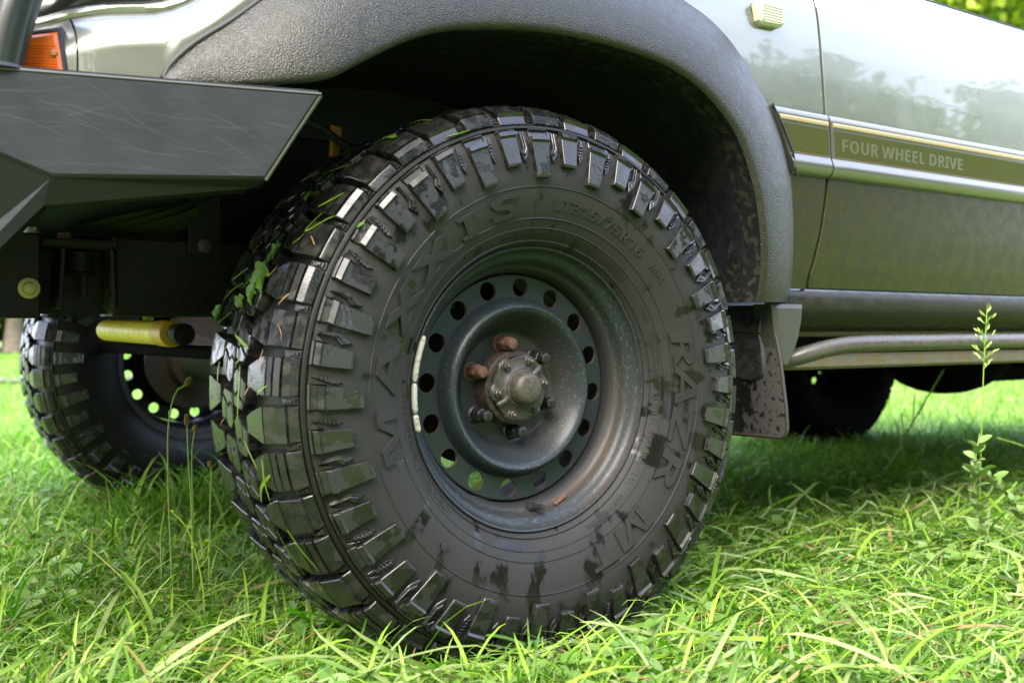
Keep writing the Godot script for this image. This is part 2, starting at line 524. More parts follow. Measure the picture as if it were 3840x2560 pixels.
	put("raised_lettering", small.mesh(0), M.rubber_print, w)
	var bars := Geo.new()      # the radial lines that part the small print
	for d in [86.5, 50.0, 21.5, -7.5, -40.5, -49.0, -84.0, 172.0]:
		bars.append(on_sidewall(_bar(), d, 0.248, 0.030, 0.0009))
	put("raised_line", bars.mesh(0), M.rubber_print, w)

	# rim barrel and flanges
	g = Geo.new()
	var rim := [Vector2(0.2185, -0.014), Vector2(0.2215, -0.009), Vector2(0.2226, -0.003), Vector2(0.2218, 0.0012), Vector2(0.2198, 0.0026), Vector2(0.2175, 0.0012), Vector2(0.2160, -0.0035), Vector2(0.2140, -0.0085), Vector2(0.2100, -0.0125), Vector2(0.2055, -0.0150), Vector2(0.2015, -0.0185), Vector2(0.1985, -0.0245), Vector2(0.1968, -0.0310), Vector2(0.1945, -0.0355), Vector2(0.1905, -0.0385), Vector2(0.1870, -0.0425), Vector2(0.1845, -0.0500), Vector2(0.1832, -0.0650), Vector2(0.1828, -0.1050), Vector2(0.1860, -0.1250), Vector2(0.1960, -0.1400), Vector2(0.2000, -0.1600), Vector2(0.2020, -0.2080), Vector2(0.2060, -0.2200), Vector2(0.2140, -0.2270), Vector2(0.2190, -0.2340), Vector2(0.2226, -0.2350)]
	var rvs := []
	for i in rim.size(): rvs.push_back(0.70 + 0.30 * minf(1.0, i / 18.0))
	g.lathe(rim.slice(0, 15), 144, rvs.slice(0, 15))
	put("rim", g.mesh(40), M.rim, w)
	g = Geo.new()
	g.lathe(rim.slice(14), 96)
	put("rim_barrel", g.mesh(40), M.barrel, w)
	# pressed disc: dish, dome ring, and the flat band with sixteen holes
	g = Geo.new()
	var disc := [Vector2(0.030, -0.083), Vector2(0.0555, -0.083), Vector2(0.0845, -0.083), Vector2(0.0885, -0.0818), Vector2(0.0925, -0.0785), Vector2(0.0985, -0.0700), Vector2(0.1065, -0.0565), Vector2(0.1130, -0.0462), Vector2(0.1190, -0.0380), Vector2(0.1240, -0.0338), Vector2(0.1285, -0.0325), Vector2(0.1325, -0.0342), Vector2(0.1360, -0.0395), Vector2(0.1388, -0.0470), Vector2(0.1412, -0.0540), Vector2(0.1440, -0.0580)]
	var dvs := []
	for p in disc: dvs.push_back(p.x / 0.27)
	g.lathe(disc, 128, dvs, true)
	for k in 16: hole_sector(g, deg_to_rad(18.2 + 22.5 * k))
	g.lathe([Vector2(0.1785, -0.0581), Vector2(0.1802, -0.0592), Vector2(0.1812, -0.0625), Vector2(0.1815, -0.0900)], 128, [0.661, 0.667, 0.671, 0.675], true)
	put("wheel_disc", g.mesh(36), M.rim, w)
	g = Geo.new()
	for k in 16:
		var a := deg_to_rad(18.2 + 22.5 * k)
		var rows := []
		for z in [-0.0578, -0.0592, -0.0635]:
			var ring := PackedVector3Array()
			for j in 28:
				var b := TAU * j / 28
				ring.push_back(Vector3(0.1605 * cos(a) + 0.0149 * cos(b), 0.1605 * sin(a) + 0.0149 * sin(b), z))
			rows.push_back(ring)
		g.sheet(rows, true)
	put("hole_edge", g.mesh(40), M.rust_dark, w)
	# nuts
	for k in 6:
		var a := deg_to_rad([98.4, 158.2, -143.4, -82.6, 39.8, -22.4][k])
		var n := Geo.new()
		n.lathe([Vector2(0.0155, -0.0835), Vector2(0.0150, -0.0815), Vector2(0.0118, -0.0795)], 20, [], false)
		n.hexagon(0.0118, -0.0815, -0.0590, 0.0012, Transform3D(), 6, 0.3 * k)
		n.lathe([Vector2(0.0098, -0.0605), Vector2(0.0097, -0.0490), Vector2(0.0088, -0.0462), Vector2(0.0066, -0.0448), Vector2(0.0, -0.0444)], 20, [], false)
		var o := put("wheel_nut", n.mesh(30), M.nut_rust if k < 2 else M.nut, w, Transform3D(Basis(), Vector3(0.0715 * cos(a), 0.0715 * sin(a), 0)))
		if k < 2: o.set_meta("label", "rusty orange wheel nut")
	# hub
	g = Geo.new()
	g.lathe([Vector2(0.060, -0.086), Vector2(0.0595, -0.070), Vector2(0.0585, -0.0535), Vector2(0.0570, -0.0515), Vector2(0.050, -0.0510)], 48, [], false)
	put("hub_body", g.mesh(30), M.rust_hub, w)
	g = Geo.new()
	var lobes := PackedVector2Array()
	for j in 72:
		var a := TAU * j / 72
		var c := cos(6.0 * (a - deg_to_rad(8.2)))
		lobes.push_back(Vector2.from_angle(a) * (0.0478 + 0.0070 * smoothstep(-0.6, 0.9, c)))
	g.prism(lobes, -0.0520, -0.0415, 0.0022)
	g.lathe([Vector2(0.050, -0.0418), Vector2(0.040, -0.0412), Vector2(0.034, -0.0395), Vector2(0.030, -0.0360)], 48, [], false)
	for d in [41.9, -150.0]:
		var b := Basis(Vector3.BACK, deg_to_rad(d))
		g.tube(PackedVector3Array([b * Vector3(0.026, 0, -0.040), b * Vector3(0.034, 0, -0.0375), b * Vector3(0.042, 0, -0.0375), b * Vector3(0.048, 0, -0.0405), b * Vector3(0.0495, 0, -0.044)]), [0.0055, 0.0058, 0.0056, 0.0050, 0.003], 12)
	put("hub_flange", g.mesh(34), M.hub, w)
	g = Geo.new()
	g.lathe([Vector2(0.0300, -0.0400), Vector2(0.0292, -0.0345), Vector2(0.0272, -0.0335), Vector2(0.0265, -0.0240), Vector2(0.0252, -0.0170), Vector2(0.0222, -0.0128), Vector2(0.0170, -0.0105), Vector2(0.0100, -0.0096), Vector2(0.0, -0.0093)], 48, [], false)
	put("hub_cap", g.mesh(34), M.hub_cap, w)
	for k in 6:
		var a := deg_to_rad(8.2 + 60.0 * k)
		var n := Geo.new()
		n.hexagon(0.0082, -0.0425, -0.0395, 0.0006, Transform3D(), 16)
		n.hexagon(0.0068, -0.0400, -0.0340, 0.0008, Transform3D(), 6, 0.7 * k)
		n.lathe([Vector2(0.0036, -0.0345), Vector2(0.0036, -0.0305), Vector2(0.0026, -0.0293), Vector2(0.0, -0.029)], 12, [], false)
		put("hub_bolt", n.mesh(30), M.hub_bolt, w, Transform3D(Basis(), Vector3(0.0453 * cos(a), 0.0453 * sin(a), 0)))
	# valve stem
	g = Geo.new()
	var va := deg_to_rad(-85.0)
	var vat := Transform3D(Basis(Vector3.BACK, va) * Basis(Vector3.UP, -0.12), Vector3(0.190 * cos(va), 0.190 * sin(va), -0.036))
	g.lathe([Vector2(0.0082, -0.004), Vector2(0.0080, 0.003), Vector2(0.0062, 0.007), Vector2(0.0048, 0.010), Vector2(0.0046, 0.022), Vector2(0.0048, 0.0225), Vector2(0.0048, 0.033), Vector2(0.0040, 0.036), Vector2(0.0, 0.037)], 16, [], false, vat)
	put("valve_stem", g.mesh(30), M.valve, w)
	# clip-on balance weights on the front edge of the rim
	for span in [[157.5, 175.2], [175.9, 187.2], [187.8, 194.6]]:
		g = Geo.new()
		var path := PackedVector3Array()
		for j in 12:
			var a := deg_to_rad(lerpf(span[0], span[1], j / 11.0))
			path.push_back(Vector3(0.2168 * cos(a), 0.2168 * sin(a), 0.0035))
		g.tube(path, [0.0025, 0.0042, 0.0045, 0.0045, 0.0044, 0.0045, 0.0045, 0.0044, 0.0045, 0.0045, 0.0042, 0.0025], 10)
		put("balance_weight", g.mesh(50), M.weight, w)
	g = Geo.new()
	var ca := deg_to_rad(-69.8)
	g.box(Vector3(0.010, 0.026, 0.006), Transform3D(Basis(Vector3.BACK, ca + 0.15) * Basis(Vector3.UP, 0.5), Vector3(0.1955 * cos(ca), 0.1955 * sin(ca), -0.026)), 0.002)
	var clip := put("balance_weight", g.mesh(30), M.rust, w)
	clip.set_meta("label", "small rusty clip on the lower edge of the rim")
	return w

func _bar() -> Geo:
	var g := Geo.new()
	g.box(Vector3(0.035, 1.0, 1.0), Transform3D(Basis(), Vector3(0, 0, 0.5)), 0.004)
	return g

func hole_sector(g: Geo, a: float) -> void:
	var rm := 0.1612
	var hr := 0.0174
	var ht := PI / 16 * rm
	var phis := []
	for j in 28: phis.push_back(TAU * j / 28)
	var c := atan2(ht, hr)
	phis += [c, PI - c, PI + c, TAU - c]
	phis.sort()
	var inn := PackedVector3Array()
	var out := PackedVector3Array()
	for p in phis:
		var d := Vector2(cos(p), sin(p))
		var k := minf(hr / maxf(absf(d.x), 1e-6), ht / maxf(absf(d.y), 1e-6))
		var r := rm + d.x * k
		var b := a + d.y * k / rm
		out.push_back(Vector3(r * cos(b), r * sin(b), -0.058))
		inn.push_back(Vector3(0.1605 * cos(a) + 0.0149 * cos(p + a), 0.1605 * sin(a) + 0.0149 * sin(p + a), -0.058))
	for i in out.size():
		var k := (i + 1) % out.size()
		var q := [inn[i], out[i], out[k], inn[k]]
		var t := []
		for x in q: t.push_back(Vector2(wrapf(atan2(x.y, x.x) - a, -PI, PI) / TAU + a / TAU, Vector2(x.x, x.y).length() / 0.27))
		g.quad(q[0], q[1], q[2], q[3], t[0], t[1], t[2], t[3])

# ---------------------------------------------------------------- materials
func make_materials() -> void:
	var fine := noise_image(512, 512, 0.09, 3, 3)
	var mid := noise_image(512, 512, 0.018, 5, 4)
	var big := noise_image(512, 512, 0.008, 4, 9)
	var pebble := noise_image(512, 512, 0.16, 2, 5)
	var pebble_t := tex(pebble)
	var fine_t := tex(fine)

	# tyre rubber: dry grey film with dark wet patches and runs
	var wet := noise_image(2048, 512, 0.013, 5, 21)
	var drop := noise_image(1024, 512, 0.07, 3, 22)
	var c := Image.create_empty(2048, 512, false, Image.FORMAT_RGB8)
	var r := Image.create_empty(2048, 512, false, Image.FORMAT_RGB8)
	var dry := Color(0.0186, 0.0181, 0.0174)
	var damp := Color(0.0071, 0.0069, 0.0059)
	var bias := PackedFloat32Array()
	var rib_v: float = (s_of_r(0.397) - prof_s[0]) / (prof_s[-1] - prof_s[0])
	for x in 2048:
		var deg := x * 360.0 / 2048.0
		if deg > 180.0: deg -= 360.0
		bias.push_back(0.24 * exp(-pow((deg + 20.0) / 24.0, 2)) + 0.10 * exp(-pow((deg + 100.0) / 30.0, 2)) + 0.05 * exp(-pow((deg - 175.0) / 25.0, 2)))
	for y in 512:
		# damper at the lug roots, and made darker between the tread blocks
		var vv := y / 512.0
		var lug := 0.5 * smoothstep(rib_v + 0.012, rib_v - 0.004, vv) + 0.05 * smoothstep(rib_v + 0.09, rib_v + 0.03, vv)
		for x in 2048:
			var n := wet.get_pixel(x, y).r + lug + bias[x] + 0.14 * (drop.get_pixel(x % 1024, y).r - 0.5)
			var t := smoothstep(0.63, 0.79, n)
			var f := 0.86 + 0.28 * fine.get_pixel((x * 2) % 512, (y * 2) % 512).r
			var k := dry.lerp(damp, t)
			c.set_pixel(x, y, Color(k.r * f, k.g * f, k.b * f).linear_to_srgb())
			var q := lerpf(0.60, 0.13, t) if vv > rib_v - 0.004 else 0.45
			r.set_pixel(x, y, Color(q, q, q))
	M.tyre = dress(stuff(1, 1, 1, 1), [tex(c), tex(r)])
	bump(M.tyre, fine_t, 0.012)
	M.tyre.uv1_scale = Vector3(1, 1, 1)
	M.tyre.heightmap_enabled = false
	M.tyre.metallic_specular = 0.33

	var pat := blotch(mid, Color(0.0061, 0.0061, 0.0067), Color(0.0162, 0.0145, 0.0122), 0.46, 0.80, 0.21, 0.48, fine, 0.3)
	M.rubber = bump(dress(stuff(1, 1, 1, 1), pat), fine_t, 0.02, 4.0, true)
	pat = blotch(mid, Color(0.0068, 0.0068, 0.0063), Color(0.0152, 0.0152, 0.0152), 0.42, 0.56, 0.15, 0.40, fine, 0.2)
	M.rubber_side = bump(dress(stuff(1, 1, 1, 1), pat), fine_t, 0.02, 3.1, true)
	pat = blotch(mid, Color(0.0150, 0.0145, 0.0138), Color(0.0185, 0.0177, 0.0168), 0.25, 0.75, 0.54, 0.64, fine, 0.15)
	M.rubber_letter = planar(dress(stuff(1, 1, 1, 1), pat), 6.0, true)
	M.rubber_letter.metallic_specular = 0.33
	M.rubber_print = stuff(0.0185, 0.0178, 0.0170, 0.62)
	M.rubber_print.metallic_specular = 0.33

	# wheel paint: dark blue-green, freckled with pale chips, dusted brown where mud has dried
	var w := 1024
	var h := 512
	c = Image.create_empty(w, h, false, Image.FORMAT_RGB8)
	r = Image.create_empty(w, h, false, Image.FORMAT_RGB8)
	var chips := noise_image(1024, 512, 0.11, 2, 31)
	var chips2 := noise_image(1024, 512, 0.045, 3, 32)
	var soft := noise_image(1024, 512, 0.010, 4, 33)
	for y in h:
		var v := float(y) / h
		var rad := v * 0.27
		for x in w:
			var deg := x * 360.0 / w
			if deg > 180.0: deg -= 360.0
			var s := soft.get_pixel(x, y).r
			var k := Color(0.0144, 0.0192, 0.0226)
			var q := 0.40
			var c1 := chips.get_pixel(x, y).r
			# pale freckles thickest on the dome ring and the barrel
			var ring := exp(-pow((rad - 0.128) / 0.011, 2)) if v < 0.69 else 0.75
			var f := smoothstep(0.74 - 0.10 * ring * s * 2.0, 0.80, c1) * (0.25 + 0.75 * ring)
			k = k.lerp(Color(0.0620, 0.0660, 0.0620), clampf(f, 0, 1) * 0.75)
			# dried mud: the dish, mostly right of the hub
			if v < 0.69:
				var side := exp(-pow((deg + 5.0) / 75.0, 2))
				var m := smoothstep(0.122, 0.100, rad) * (0.15 + 0.85 * side) * (0.35 + 1.0 * chips2.get_pixel(x, y).r)
				k = k.lerp(Color(0.0300, 0.0300, 0.0300), clampf(m, 0, 0.8))
				q = lerpf(q, 0.48, clampf(m, 0, 1))
				if c1 > 0.76 and rad < 0.115 and side > 0.4: k = Color(0.0800, 0.0425, 0.0250)
			else:
				# rusty silt on the lower right of the barrel
				var low := exp(-pow((deg + 42.0) / 48.0, 2))
				var band := exp(-pow((v - 0.915) / 0.05, 2)) + 0.55 * exp(-pow((v - 0.80) / 0.018, 2))
				var m := clampf(low * band * (0.55 + 0.9 * s), 0, 1)
				k = k.lerp(Color(0.0480, 0.0310, 0.0215), m * 0.8)
				q = lerpf(q, 0.62, m)
				# algae film at the top
				var top := exp(-pow((deg - 95.0) / 45.0, 2)) * clampf(band + 0.3, 0, 1) * s
				k = k.lerp(Color(0.0225, 0.0275, 0.0110), clampf(top, 0, 0.8))
				if v < 0.725: k = k.lerp(Color(0.0480, 0.0260, 0.0140), smoothstep(0.50, 0.62, s) * 0.8)
			c.set_pixel(x, y, k.linear_to_srgb())
			r.set_pixel(x, y, Color(q, q, q))
	M.rim = dress(stuff(1, 1, 1, 1), [tex(c), tex(r)])
	M.rim.metallic_specular = 0.33
	M.rim.clearcoat_enabled = true
	M.rim.clearcoat = 0.12
	M.rim.clearcoat_roughness = 0.25

	pat = blotch(mid, Color(0.1023, 0.0465, 0.0279), Color(0.0589, 0.0248, 0.0161), 0.40, 0.62, 0.85, 0.75, fine, 0.5)
	M.rust = bump(dress(stuff(1, 1, 1, 1), pat), fine_t, 0.04, 16.0)
	M.nut_rust = M.rust
	pat = blotch(mid, Color(0.0330, 0.0176, 0.0121), Color(0.0154, 0.0121, 0.0110), 0.42, 0.58, 0.8, 0.55, fine, 0.4)
	M.rust_hub = bump(dress(stuff(1, 1, 1, 1), pat), fine_t, 0.03, 12.0)
	M.rust_dark = stuff(0.0425, 0.0250, 0.0170, 0.75)
	pat = blotch(mid, Color(0.0300, 0.0280, 0.0260), Color(0.0460, 0.0415, 0.0350), 0.40, 0.62, 0.42, 0.62, fine, 0.3)
	M.hub = bump(dress(stuff(1, 1, 1, 1, 0.2), pat), fine_t, 0.02, 12.0)
	pat = blotch(mid, Color(0.042, 0.036, 0.029), Color(0.070, 0.062, 0.049), 0.38, 0.62, 0.45, 0.62, fine, 0.25)
	M.hub_cap = bump(dress(stuff(1, 1, 1, 1, 0.35), pat), fine_t, 0.01, 14.0)
	M.hub_bolt = bump(stuff(0.0770, 0.0688, 0.0605, 0.45, 0.6), fine_t, 0.02, 20.0)
	pat = blotch(mid, Color(0.0150, 0.0160, 0.0175), Color(0.0425, 0.0400, 0.0375), 0.52, 0.66, 0.22, 0.5, fine, 0.3)
	M.nut = bump(dress(stuff(1, 1, 1, 1, 0.5), pat), fine_t, 0.02, 20.0)
	M.shade = stuff(0.0035, 0.0035, 0.0035, 0.9)  # near-black: underbody shade put into the colour of these parts
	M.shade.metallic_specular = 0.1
	M.barrel = stuff(0.006, 0.006, 0.006, 0.7)  # wheel paint darkened, recess shade behind the holes put into the colour
	M.worn = stuff(0.085, 0.085, 0.092, 0.35, 0.3)  # lighter grey: the bumper edge highlight put into the colour
	M.mossy = stuff(0.030, 0.036, 0.014, 0.7)
	M.valve = stuff(0.0150, 0.0150, 0.0155, 0.35)
	pat = blotch(mid, Color(0.30, 0.30, 0.265), Color(0.1650, 0.1200, 0.0750), 0.66, 0.72, 0.5, 0.7)
	M.weight = planar(dress(stuff(1, 1, 1, 1), pat), 10.0)

	# bodywork
	var silver := blotch(big, Color(0.205, 0.212, 0.182), Color(0.218, 0.224, 0.196), 0.3, 0.7, 0.27, 0.32, fine, 0.03)
	M.paint = planar(dress(stuff(1, 1, 1, 1, 0.70), silver), 1.2, true)
	M.paint.clearcoat_enabled = true
	M.paint.clearcoat = 1.0
	M.paint.clearcoat_roughness = 0.02
	var low := blotch(mid, Color(0.036, 0.034, 0.0105), Color(0.027, 0.028, 0.0095), 0.35, 0.65, 0.34, 0.46, fine, 0.12)
	M.paint_low = bump(dress(stuff(1, 1, 1, 1, 0.45), low), pebble_t, 0.035, 2.4, true)
	M.paint_low.clearcoat_enabled = true
	M.paint_low.clearcoat = 0.2
	M.paint_low.clearcoat_roughness = 0.22
	M.trim = stuff(0.0840, 0.0819, 0.0693, 0.30, 0.35)
	M.trim.clearcoat_enabled = true
	M.trim.clearcoat_roughness = 0.12
	M.gold = stuff(0.36, 0.28, 0.145, 0.32, 0.35)
	M.inset = stuff(0.048, 0.052, 0.021, 0.08)
	M.inset_edge = stuff(0.1500, 0.1000, 0.0450, 0.4, 0.3)
	M.print = stuff(0.066, 0.071, 0.033, 0.3)
	M.seal = stuff(0.0060, 0.0060, 0.0065, 0.55)
	# grained black plastic of the arch flare
	var pl := blotch(mid, Color(0.0135, 0.0133, 0.0118), Color(0.0185, 0.0182, 0.0130), 0.35, 0.65, 0.32, 0.44, pebble, 0.75)
	M.flare = bump(dress(stuff(1, 1, 1, 1), pl), pebble_t, 0.14, 4.4, true)
	M.flare.metallic_specular = 0.42
	M.holder = stuff(0.0306, 0.0317, 0.0252, 0.42)
	var lip := blotch(mid, Color(0.0081, 0.0086, 0.0095), Color(0.0248, 0.0261, 0.0135), 0.56, 0.72, 0.5, 0.75, fine, 0.4)
	M.flare_lip = bump(dress(stuff(1, 1, 1, 1), lip), pebble_t, 0.05, 4.6, true)
	var linr := blotch(mid, Color(0.0115, 0.0135, 0.0165), Color(0.020, 0.020, 0.019), 0.45, 0.90, 0.5, 0.8, fine, 0.3)
	M.liner = planar(dress(stuff(1, 1, 1, 1), linr), 3.0, true)
	M.liner.metallic_specular = 0.35
	var fl := Image.create_empty(384, 384, false, Image.FORMAT_RGB8)
	var fr := Image.create_empty(384, 384, false, Image.FORMAT_RGB8)
	for y in 384:
		for x in 384:
			var run := val(mid, (x * 3) % 512, (y / 2) % 512) * 0.5 + val(mid, x % 512, y % 512) * 0.5
			var edge := x / 384.0 + 0.55 * (run - 0.5)
			var t := smoothstep(0.70, 0.76, edge)
			var spot := smoothstep(0.66, 0.70, val(fine, (x / 2) % 512, (y / 2) % 512))
			t *= 1.0 - 0.8 * spot
			var k := Color(0.0066, 0.0066, 0.0069).lerp(Color(0.0341, 0.0319, 0.0308), t)
			if y > 360 or x > 378: k = k.lerp(Color(0.05, 0.035, 0.03), 0.6)
			fl.set_pixel(x, y, (k * (0.8 + 0.4 * val(fine, x, y))).clamp().linear_to_srgb())
			var q := lerpf(0.20, 0.60, t)
			fr.set_pixel(x, y, Color(q, q, q))
	M.flap_sheet = dress(stuff(1, 1, 1, 1), [tex(fl), tex(fr)])
	M.flap_sheet.uv1_scale = Vector3(3.03, -3.85, 1)
	M.flap_sheet.uv1_offset = Vector3(0.909, 2.155, 0)
	var flap := blotch(mid, Color(0.0117, 0.0117, 0.0121), Color(0.0189, 0.0180, 0.0180), 0.36, 0.70, 0.30, 0.45, fine, 0.5)
	M.flap = bump(dress(stuff(1, 1, 1, 1), flap), fine_t, 0.03, 3.3, true)
	M.flap_edge = stuff(0.0225, 0.0160, 0.0150, 0.6)
	# bumper steel, scratched
	var sc := Image.create_empty(1024, 1024, false, Image.FORMAT_RGB8)
	var base := noise_image(1024, 1024, 0.006, 4, 41)
	for y in 1024:
		for x in 1024:
			var t: float = 0.85 + 0.3 * base.get_pixel(x, y).r
			sc.set_pixel(x, y, Color(0.030 * t, 0.032 * t, 0.037 * t).linear_to_srgb())
	for i in 420:
		var x := rng.randf() * 1024.0
		var y := rng.randf() * 1024.0
		var d := rng.randfn(0.06, 0.16) if rng.randf() < 0.85 else rng.randf_range(-1.2, 1.2)
		var bend := rng.randfn(0.0, 0.0012)
		var n := int(rng.randf_range(30, 300))
		var a := rng.randf_range(0.05, 0.42) * (2.0 if rng.randf() < 0.05 else 1.0)
		for k in n:
			x += cos(d)
			y += sin(d)
			d += bend
			var e := a * sin(PI * k / n)
			for o in [0, 1]:
				var px := posmod(int(x), 1024)
				var py := posmod(int(y) + o, 1024)
				var old := sc.get_pixel(px, py).srgb_to_linear()
				sc.set_pixel(px, py, old.lerp(Color(0.11, 0.11, 0.122), e * (1.0 - 0.5 * o)).linear_to_srgb())
	M.bumper = planar(dress(stuff(1, 1, 1, 0.42), [tex(sc)]), 2.2, true)
	M.bumper.roughness = 0.42
	M.bumper.metallic_specular = 0.15
	M.bar = stuff(0.0100, 0.0135, 0.0130, 0.30)
	M.amber = stuff(0.6800, 0.1360, 0.0120, 0.15)
	M.amber.backlight_enabled = true
	M.amber.backlight = Color(0.7, 0.3, 0.05)
	M.lens = stuff(0.4464, 0.4340, 0.3596, 0.25)
	M.lens.backlight_enabled = true
	M.lens.backlight = Color(0.3, 0.3, 0.25)
	var ch := blotch(mid, Color(0.0080, 0.0085, 0.0085), Color(0.0160, 0.0135, 0.0110), 0.5, 0.65, 0.5, 0.75, fine, 0.4)
	M.chassis = bump(dress(stuff(1, 1, 1, 1), ch), fine_t, 0.03, 4.0, true)
	M.chassis.metallic_specular = 0.25
	M.paint_low.metallic_specular = 0.35
	M.teal = stuff(0.0200, 0.0300, 0.0330, 0.5)
	M.moss = stuff(0.0150, 0.0240, 0.0110, 0.6)
	M.bolt_gold = stuff(0.2310, 0.2090, 0.0660, 0.45, 0.6)
	M.bolt_steel = stuff(0.1650, 0.1595, 0.1375, 0.45, 0.6)
	var ye := blotch(mid, Color(0.56, 0.44, 0.018), Color(0.44, 0.34, 0.02), 0.2, 0.95, 0.4, 0.6, fine, 0.2)
	M.yellow = planar(dress(stuff(1, 1, 1, 1), ye), 5.0)
	M.yellow_dark = stuff(0.3844, 0.2232, 0.0124, 0.5)
	M.sill = bump(dress(stuff(1, 1, 1, 1), blotch(mid, Color(0.013, 0.0125, 0.010), Color(0.020, 0.0185, 0.013), 0.45, 0.65, 0.32, 0.5, fine, 0.2)), pebble_t, 0.03, 2.2, true)
	M.bumper_low = stuff(0.0108, 0.0122, 0.0115, 0.38)  # bumper steel facing down, shade and grass reflection put into the colour
	M.orange = stuff(0.2940, 0.1190, 0.0140, 0.5)
	M.tubing = planar(dress(stuff(1, 1, 1, 1, 0.25), blotch(mid, Color(0.0600, 0.0566, 0.0504), Color(0.0768, 0.0624, 0.0480), 0.45, 0.80, 0.26, 0.45, fine, 0.2)), 3.0, true)
	M.rail = planar(dress(stuff(1, 1, 1, 1), blotch(mid, Color(0.1210, 0.0880, 0.0385), Color(0.1045, 0.0963, 0.0798), 0.20, 0.95, 0.6, 0.5, fine, 0.35)), 3.0, true)
	M.guard = stuff(0.0110, 0.0130, 0.0120, 0.12)
	M.glass = StandardMaterial3D.new()
	M.glass.albedo_color = Color(0.8, 0.85, 0.82, 0.18)
	M.glass.transparency = BaseMaterial3D.TRANSPARENCY_ALPHA
	M.glass.roughness = 0.02
	M.sill.metallic_specular = 0.3
	M.bumper_low.metallic_specular = 0.25
	# plants
	M.blade = leafy(0.45, Color(0.55, 0.85, 0.12))
	M.leaf = leafy(0.42, Color(0.55, 0.85, 0.15))
	M.clip = stuff(0.1040, 0.1760, 0.0096, 0.4)
	M.clip.backlight_enabled = true
	M.clip.backlight = Color(0.4, 0.6, 0.1)
	M.clip_leaf = stuff(0.0600, 0.1240, 0.0096, 0.4)
	M.clip_leaf.backlight_enabled = true
	M.clip_leaf.backlight = Color(0.25, 0.4, 0.06)
	M.straw = stuff(0.2380, 0.1260, 0.0490, 0.6)
	M.stem = leafy(0.5, Color(0.3, 0.4, 0.1))
	M.soil = planar(dress(stuff(1, 1, 1, 1), blotch(mid, Color(0.09, 0.16, 0.02), Color(0.17, 0.26, 0.04), 0.35, 0.65, 0.9, 0.9, fine, 0.5)), 0.7, true)
	M.dirt = planar(dress(stuff(1, 1, 1, 1), blotch(mid, Color(0.1040, 0.0960, 0.0680), Color(0.1600, 0.1440, 0.1120), 0.35, 0.65, 0.9, 0.9, fine, 0.4)), 0.5, true)
	M.bark = bump(dress(stuff(1, 1, 1, 1), blotch(mid, Color(0.11, 0.085, 0.065), Color(0.22, 0.18, 0.15), 0.35, 0.65, 0.9, 0.9, fine, 0.4)), fine_t, 0.6, 1.5)

func leafy(rough: float, back: Color) -> StandardMaterial3D:
	var m := StandardMaterial3D.new()
	m.vertex_color_use_as_albedo = true
	m.roughness = rough
	m.backlight_enabled = true
	m.backlight = back
	m.metallic_specular = 0.38
	m.cull_mode = BaseMaterial3D.CULL_DISABLED
	return m

# ---------------------------------------------------------------- bodywork
const FLARE_OUT := [[-0.557, 0.831], [-0.546, 0.851], [-0.519, 0.879], [-0.478, 0.910], [-0.45, 0.934], [-0.39, 0.985], [-0.30, 1.042], [-0.20, 1.084], [-0.10, 1.106], [0.0, 1.116], [0.10, 1.117], [0.20, 1.108], [0.28, 1.094], [0.338, 1.076], [0.39, 1.056], [0.444, 1.021], [0.50, 0.962], [0.558, 0.888], [0.594, 0.804], [0.612, 0.713], [0.625, 0.613], [0.627, 0.565]]
const FLARE_LIP := [[-0.572, 0.818], [-0.522, 0.822], [-0.469, 0.823], [-0.403, 0.830], [-0.365, 0.841], [-0.343, 0.854], [-0.297, 0.882], [-0.248, 0.909], [-0.198, 0.929], [-0.145, 0.942], [-0.062, 0.955], [-0.004, 0.960], [0.058, 0.961], [0.14, 0.957], [0.223, 0.946], [0.289, 0.924], [0.339, 0.894], [0.391, 0.846], [0.428, 0.780], [0.456, 0.700], [0.473, 0.625], [0.479, 0.562]]
const SIDE := [[0.50, -0.080], [0.56, -0.045], [0.59, -0.034], [0.64, -0.024], [0.70, -0.016], [0.76, -0.011], [0.80, -0.008], [0.93, -0.006], [1.00, -0.0075], [1.06, -0.0105], [1.11, -0.0145], [1.14, -0.019], [1.155, -0.0235], [1.168, -0.030], [1.178, -0.037], [1.184, -0.0400], [1.190, -0.0405], [1.199, -0.0415], [1.205, -0.0450], [1.213, -0.053], [1.222, -0.0575], [1.232, -0.0600], [1.238, -0.063], [1.244, -0.070], [1.248, -0.080]]
const DOOR_GAP := [[0.585, 0.687], [0.592, 0.681], [0.611, 0.680], [0.64, 0.687], [0.70, 0.699], [0.76, 0.7065], [0.806, 0.709], [0.86, 0.705], [0.931, 0.699], [1.03, 0.692], [1.147, 0.687], [1.25, 0.684]]
const SEAM := [[-1.00, 0.80], [-0.90, 0.828], [-0.80, 0.860], [-0.72, 0.884], [-0.686, 0.894], [-0.652, 0.908], [-0.617, 0.917], [-0.58, 0.922], [-0.56, 0.9245], [-0.541, 0.930], [-0.525, 0.937], [-0.50, 0.955], [-0.45, 1.00], [-0.38, 1.07], [-0.30, 1.15], [-0.22, 1.22], [-0.15, 1.248]]

func zf(x: float) -> float:
	var d := maxf(0, -0.30 - x)
	var e := maxf(0, -0.62 - x)
	return -0.45 * d * d - 0.70 * e * e

func zb(x: float, y: float) -> float:
	return curve_at(SIDE, y) + zf(x)

